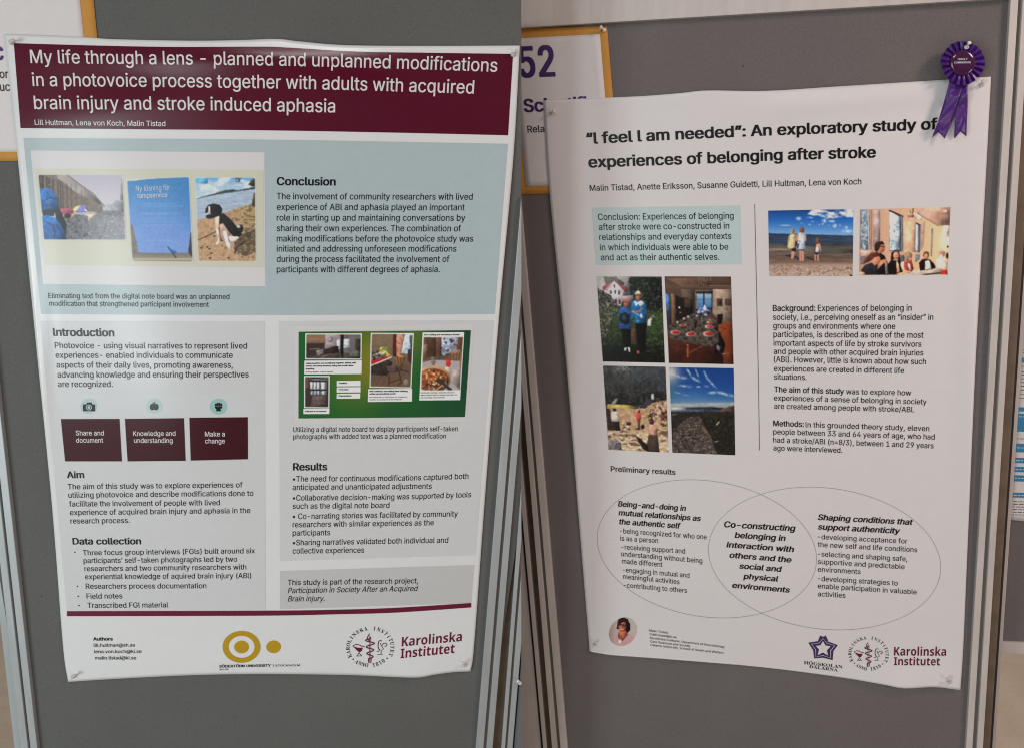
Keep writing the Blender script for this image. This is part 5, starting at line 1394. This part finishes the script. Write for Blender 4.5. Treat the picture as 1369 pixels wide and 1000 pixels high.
c.poly([(430, 800), (480, 745), (580, 760), (620, 880), (640, 930), (440, 940)], BK, 3); c.poly([(540, 760), (570, 780), (590, 900), (550, 910)], (196, 148, 118), 3); c.poly([(470, 760), (478, 650), (530, 618), (580, 640), (592, 740), (600, 820), (565, 790), (560, 700)], (40, 18, 20), 3); c.ell(540, 688, 38, 52, (196, 130, 102)); c.line([(525, 690), (560, 690)], 7, (120, 66, 52), .7); c.line([(535, 718), (556, 716)], 5, (150, 60, 56))
c.poly([(540, 920), (700, 890), (730, 915), (560, 940)], (196, 128, 96), 4)
c.poly([(280, 700), (330, 650), (390, 690), (430, 800), (440, 940), (300, 940), (260, 860)], (24, 18, 22), 3); c.poly([(385, 720), (420, 790), (435, 930), (400, 930)], (124, 112, 104), 3); c.ell(345, 590, 46, 62, (176, 106, 80)); c.poly([(258, 620), (262, 530), (300, 502), (360, 500), (388, 540), (340, 545), (320, 600), (290, 640)], (52, 32, 28), 3); c.line([(330, 565), (390, 575)], 8, (36, 24, 24)); c.poly([(330, 750), (410, 735), (430, 760), (360, 800), (300, 870), (285, 850)], (190, 118, 88), 4)
c.poly([(80, 880), (130, 810), (220, 780), (290, 840), (330, 940), (90, 940)], (46, 40, 44), 3); c.poly([(120, 790), (140, 730), (210, 650), (300, 640), (340, 690), (250, 720), (190, 770)], RH, 4); c.ell(275, 745, 62, 66, (192, 120, 88), 1, .1); c.poly([(200, 690), (280, 640), (342, 690), (260, 710), (215, 760)], RH, 4); c.poly([(110, 800), (150, 720), (200, 720), (170, 770)], RH, 5); c.ell(90, 925, 40, 26, (206, 150, 118))
c.mottle(.07, 9); c.img *= 1.07
c.build('photo_print', PR, 0.0005, poster_r, WR)

# round portrait
tq = [(100, 55), (405, 85), (400, 385), (110, 350)]
c = Canvas('d', tq, .45, (176, 160, 154), 37)
c.put(np.clip((c.Y - 60) / 300, 0, 1), (182, 156, 146), .8); c.put(np.exp(-((c.X - 110) / 50) ** 2), (140, 110, 104), .6)
c.poly([(150, 290), (165, 240), (215, 215), (290, 235), (350, 270), (385, 310), (330, 380), (200, 370)], (188, 138, 136), 3, 16, 1, .08)
c.poly([(208, 200), (290, 200), (295, 250), (240, 310), (210, 285), (205, 240)], (160, 84, 56), 3); c.poly([(205, 310), (240, 310), (225, 345), (205, 335)], (214, 190, 180)); c.line([(295, 245), (240, 315)], 6, (60, 30, 30)); c.line([(210, 240), (205, 280)], 9, (60, 34, 34))
c.poly([(184, 190), (198, 110), (215, 80), (255, 72), (300, 95), (322, 140), (325, 200), (295, 232), (270, 200), (205, 195)], (38, 20, 22), 3); c.poly([(200, 130), (235, 105), (275, 125), (285, 170), (270, 215), (235, 222), (208, 190)], (176, 96, 70), 2); c.poly([(198, 130), (240, 98), (270, 110), (245, 125), (205, 150)], (38, 20, 22))
for gx, gy in ((219, 150), (259, 161)):
    c.ell(gx, gy, 17, 14, (40, 18, 18)); c.ell(gx, gy + 1, 12, 9, (150, 84, 64)); c.ell(gx, gy, 4, 4, (40, 20, 20))
c.line([(238, 165), (236, 182), (244, 184)], 4, (140, 72, 54)); c.line([(204, 142), (236, 146), (282, 154)], 5, (30, 14, 14)); c.line([(220, 192), (252, 196)], 7, (214, 186, 178)); c.mottle(.05, 10)
dd = np.hypot((c.X - 250) / 143 + (c.Y - 220) / 900, (c.Y - 220) / 148)
c.build('portrait_print', PR, 0.0005, poster_r, WR, cut=dd > 1)

# ------------------------------------------------------------------ rosette
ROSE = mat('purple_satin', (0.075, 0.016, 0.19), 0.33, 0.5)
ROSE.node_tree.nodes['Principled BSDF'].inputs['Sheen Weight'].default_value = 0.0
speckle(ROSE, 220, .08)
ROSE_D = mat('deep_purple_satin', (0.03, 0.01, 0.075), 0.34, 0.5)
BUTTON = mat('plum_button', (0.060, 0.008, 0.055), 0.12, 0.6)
rc = np.array([1287.2, 84.5])
ros = thing('rosette', 'purple satin award rosette with two ribbon tails on the top right poster corner', 'rosette', RIGHT.P(1287, 184, .004))


def disc_pt(ang, r, h):
    """point r photo-pixels from the rosette's centre, h metres off the board"""
    s = r * 1.0
    return RIGHT.P(rc[0] + s * math.cos(ang), rc[1] - s * math.sin(ang), h)


N = 20
V, F = [], []
rs = np.random.RandomState(5)
for ring, (rin, rout, h0, h1) in enumerate(((15.0, 29.3, .0215, .0175),)):
    for k in range(N):
        a = 2 * math.pi * k / N; w = 2 * math.pi / N
        j = rs.uniform(-.04, .04); rr = rout * rs.uniform(.96, 1.03); tw = rs.uniform(.0, .0022)
        prof = [(-.34, .0015), (.06, .0095 + tw), (.46, .0080), (.98, -.0045)]          # one knife pleat: overlaps its neighbour
        b = len(V)
        for da, dh in prof:
            aa = a + (da + j) * w
            for r, h in ((rin, h0 + dh * .35), ((rin + rr) / 2, (h0 + h1) / 2 + dh * .8), (rr, h1 + dh)):
                V.append(disc_pt(aa, r, h))
        for i in range(3):
            for s in range(2):
                p = b + i * 3 + s
                F.append((p, p + 1, p + 4, p + 3))
o = link('pleated_ring', V, F, ROSE, ros)
md = o.modifiers.new('thickness', 'SOLIDIFY'); md.thickness = 0.0005
# backing card and fabric gathered below the ring
t = np.linspace(0, 2 * math.pi, 40, endpoint=False)
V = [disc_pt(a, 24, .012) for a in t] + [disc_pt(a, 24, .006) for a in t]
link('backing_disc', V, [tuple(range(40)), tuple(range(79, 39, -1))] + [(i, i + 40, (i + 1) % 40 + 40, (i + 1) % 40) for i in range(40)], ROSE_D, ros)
V, F = [], []
prof = [(17.6, .0205), (17.6, .0255), (16.9, .0272), (15.5, .0282), (12, .0290), (6, .0294)]
for r, h in prof: V += [disc_pt(a, r, h) + 0 for a in t]
V = [v + 0 for v in V]
for i in range(len(prof) - 1):
    F += [(i * 40 + k, i * 40 + (k + 1) % 40, (i + 1) * 40 + (k + 1) % 40, (i + 1) * 40 + k) for k in range(40)]
F.append(tuple((len(prof) - 1) * 40 + k for k in range(40)))
btn = link('button', V, F, BUTTON, ros, True)
ib = Ink(Surf(RIGHT, flat(.0296)), 0.0)
write(ib, 'h', [(316, 256), (396, 254)], 'HIGHLY', 15, 'semi'); write(ib, 'h', [(284, 284), (424, 282)], 'COMMENDED', 15, 'semi')
ib.build('button_text', WHITE_INK, btn)


def tail(name, spine, m, n=26, fork=.085):
    """ribbon: spine = (left x, right x, y, height) stations in photo pixels, swallow-tail end"""
    st = np.asarray(spine, float)
    s = np.linspace(0, 1, len(st)); u = np.linspace(0, 1, n)
    q = np.stack([np.interp(u, s, st[:, i]) for i in range(5)], -1)
    V, F = [], []
    M = 6
    for i in range(n):
        for k in range(M + 1):
            f = k / M
            y = q[i, 2] * (1 - f) + q[i, 3] * f
            if i == n - 1: y -= (1 - abs(2 * f - 1)) * 8.0
            elif i == n - 2: y -= (1 - abs(2 * f - 1)) * 5.0
            V.append(RIGHT.P(q[i, 0] * (1 - f) + q[i, 1] * f, y, q[i, 4] + .0030 * math.sin(f * 3.4 + i * .42)))
    for i in range(n - 1):
        F += [(i * (M + 1) + k, i * (M + 1) + k + 1, (i + 1) * (M + 1) + k + 1, (i + 1) * (M + 1) + k) for k in range(M)]
    o = link(name, V, F, m, ros, True)
    md = o.modifiers.new('thickness', 'SOLIDIFY'); md.thickness = 0.0006
    return o


tail('ribbon_tail', [(1272, 1293, 100, 100, .013), (1274.5, 1293.5, 112, 113, .016), (1275.5, 1293.6, 128, 128, .020), (1276, 1293.4, 145, 141, .012), (1276.5, 1292.8, 160, 158, .0165), (1275.5, 1292.2, 185.6, 183, .010)], ROSE)
tail('ribbon_tail', [(1270, 1290, 100, 101, .014), (1268.5, 1287, 112, 116, .019), (1265, 1283, 126, 130, .024), (1259, 1277, 147, 151, .019), (1253, 1270, 166, 169, .018), (1246, 1263, 184, 186, .014)], ROSE)
ob = tail('shaded_bow', [(1268, 1292, 96, 97, .010), (1268, 1293, 106, 107, .0165), (1273, 1291, 116, 115, .019)], ROSE_D, 10)  # dark satin puts the shadow under the ring into its colour

# ------------------------------------------------------------------ push pins
PROF = [(0.0, -.002), (.0034, -.002), (.0040, -.0004), (.0040, .0008), (.0024, .0016), (.0019, .0040), (.0022, .0070), (.0031, .0088), (.0033, .0098), (.0026, .0106), (0.0, .0108)]


def make_pin(label, plane, base, head, h, m=PIN, k=1.0):
    A = plane.P(*base, h + .0028); B = plane.P(*head, h + .0028 + .0105 * k)
    ax = (B - A); L = np.linalg.norm(ax); ax /= L
    k = L / .0108
    u = np.cross(ax, [0.3, 0.2, 1.0]); u /= np.linalg.norm(u); v = np.cross(ax, u)
    r = thing('push_pin', label, 'push pin', plane.P(*base, h), 'plastic push pins')
    n = 20
    kr = min(k, 1.05)
    V = []; F = []
    for rr, hh in PROF:
        for i in range(n):
            a = 2 * math.pi * i / n
            V.append(A + ax * hh * k + (u * math.cos(a) + v * math.sin(a)) * max(rr, 1e-5) * kr)
    for j in range(len(PROF) - 1):
        F += [(j * n + i, j * n + (i + 1) % n, (j + 1) * n + (i + 1) % n, (j + 1) * n + i) for i in range(n)]
    link('pin_head', V, F, m, r, True)
    V = []
    for hh in (-.008, 0.0):
        V += [A + ax * hh + (u * math.cos(2 * math.pi * i / 8) + v * math.sin(2 * math.pi * i / 8)) * .0005 for i in range(8)]
    link('needle', V, [(i, (i + 1) % 8, 8 + (i + 1) % 8, 8 + i) for i in range(8)], STEEL, r)
    return r


hl = lambda x, y: float(paper_left(np.float64(x), np.float64(y)))
hr = lambda x, y: float(paper_right(np.float64(x), np.float64(y)))
make_pin('clear push pin at the top left corner of the maroon banded poster', LEFT, (15, 57), (18, 54.5), hl(15, 57))
make_pin('clear push pin at the top right corner of the maroon banded poster', LEFT, (685.8, 73.6), (691, 67.6), hl(686, 73))
make_pin('clear push pin at the bottom left corner of the maroon banded poster', LEFT, (97.5, 904), (100, 902), hl(98, 903))
make_pin('clear push pin at the bottom right corner of the maroon banded poster', LEFT, (621.5, 888.5), (620, 885), hl(621, 888))
make_pin('lone white push pin stuck in the pale post between the two boards', LEFT, (695.0, 912.5), (692.2, 909.6), .004, PINW)
make_pin('clear push pin at the top left corner of the oval diagram poster', RIGHT, (737.5, 151.5), (740.5, 148.5), hr(738, 151))
make_pin('clear push pin beside the rosette tails at the oval diagram poster corner', RIGHT, (1312, 113.8), (1314.8, 108.5), hr(1312, 112))
make_pin('clear push pin at the bottom left corner of the oval diagram poster', RIGHT, (795, 861), (796.2, 857.8), hr(795, 860))
make_pin('clear push pin at the bottom right corner of the oval diagram poster', RIGHT, (1269.5, 911), (1267.2, 906.5), hr(1269, 910))
make_pin('white push pin at the corner of the orange bordered sheet reading 52', RIGHT, (808.0, 40.8), (802.6, 36.0), .002, PINW)
make_pin('white push pin stuck through the pleats of the purple rosette', RIGHT, (1292.2, 63.5), (1296.5, 57.0), .022, PINW, 1.1)
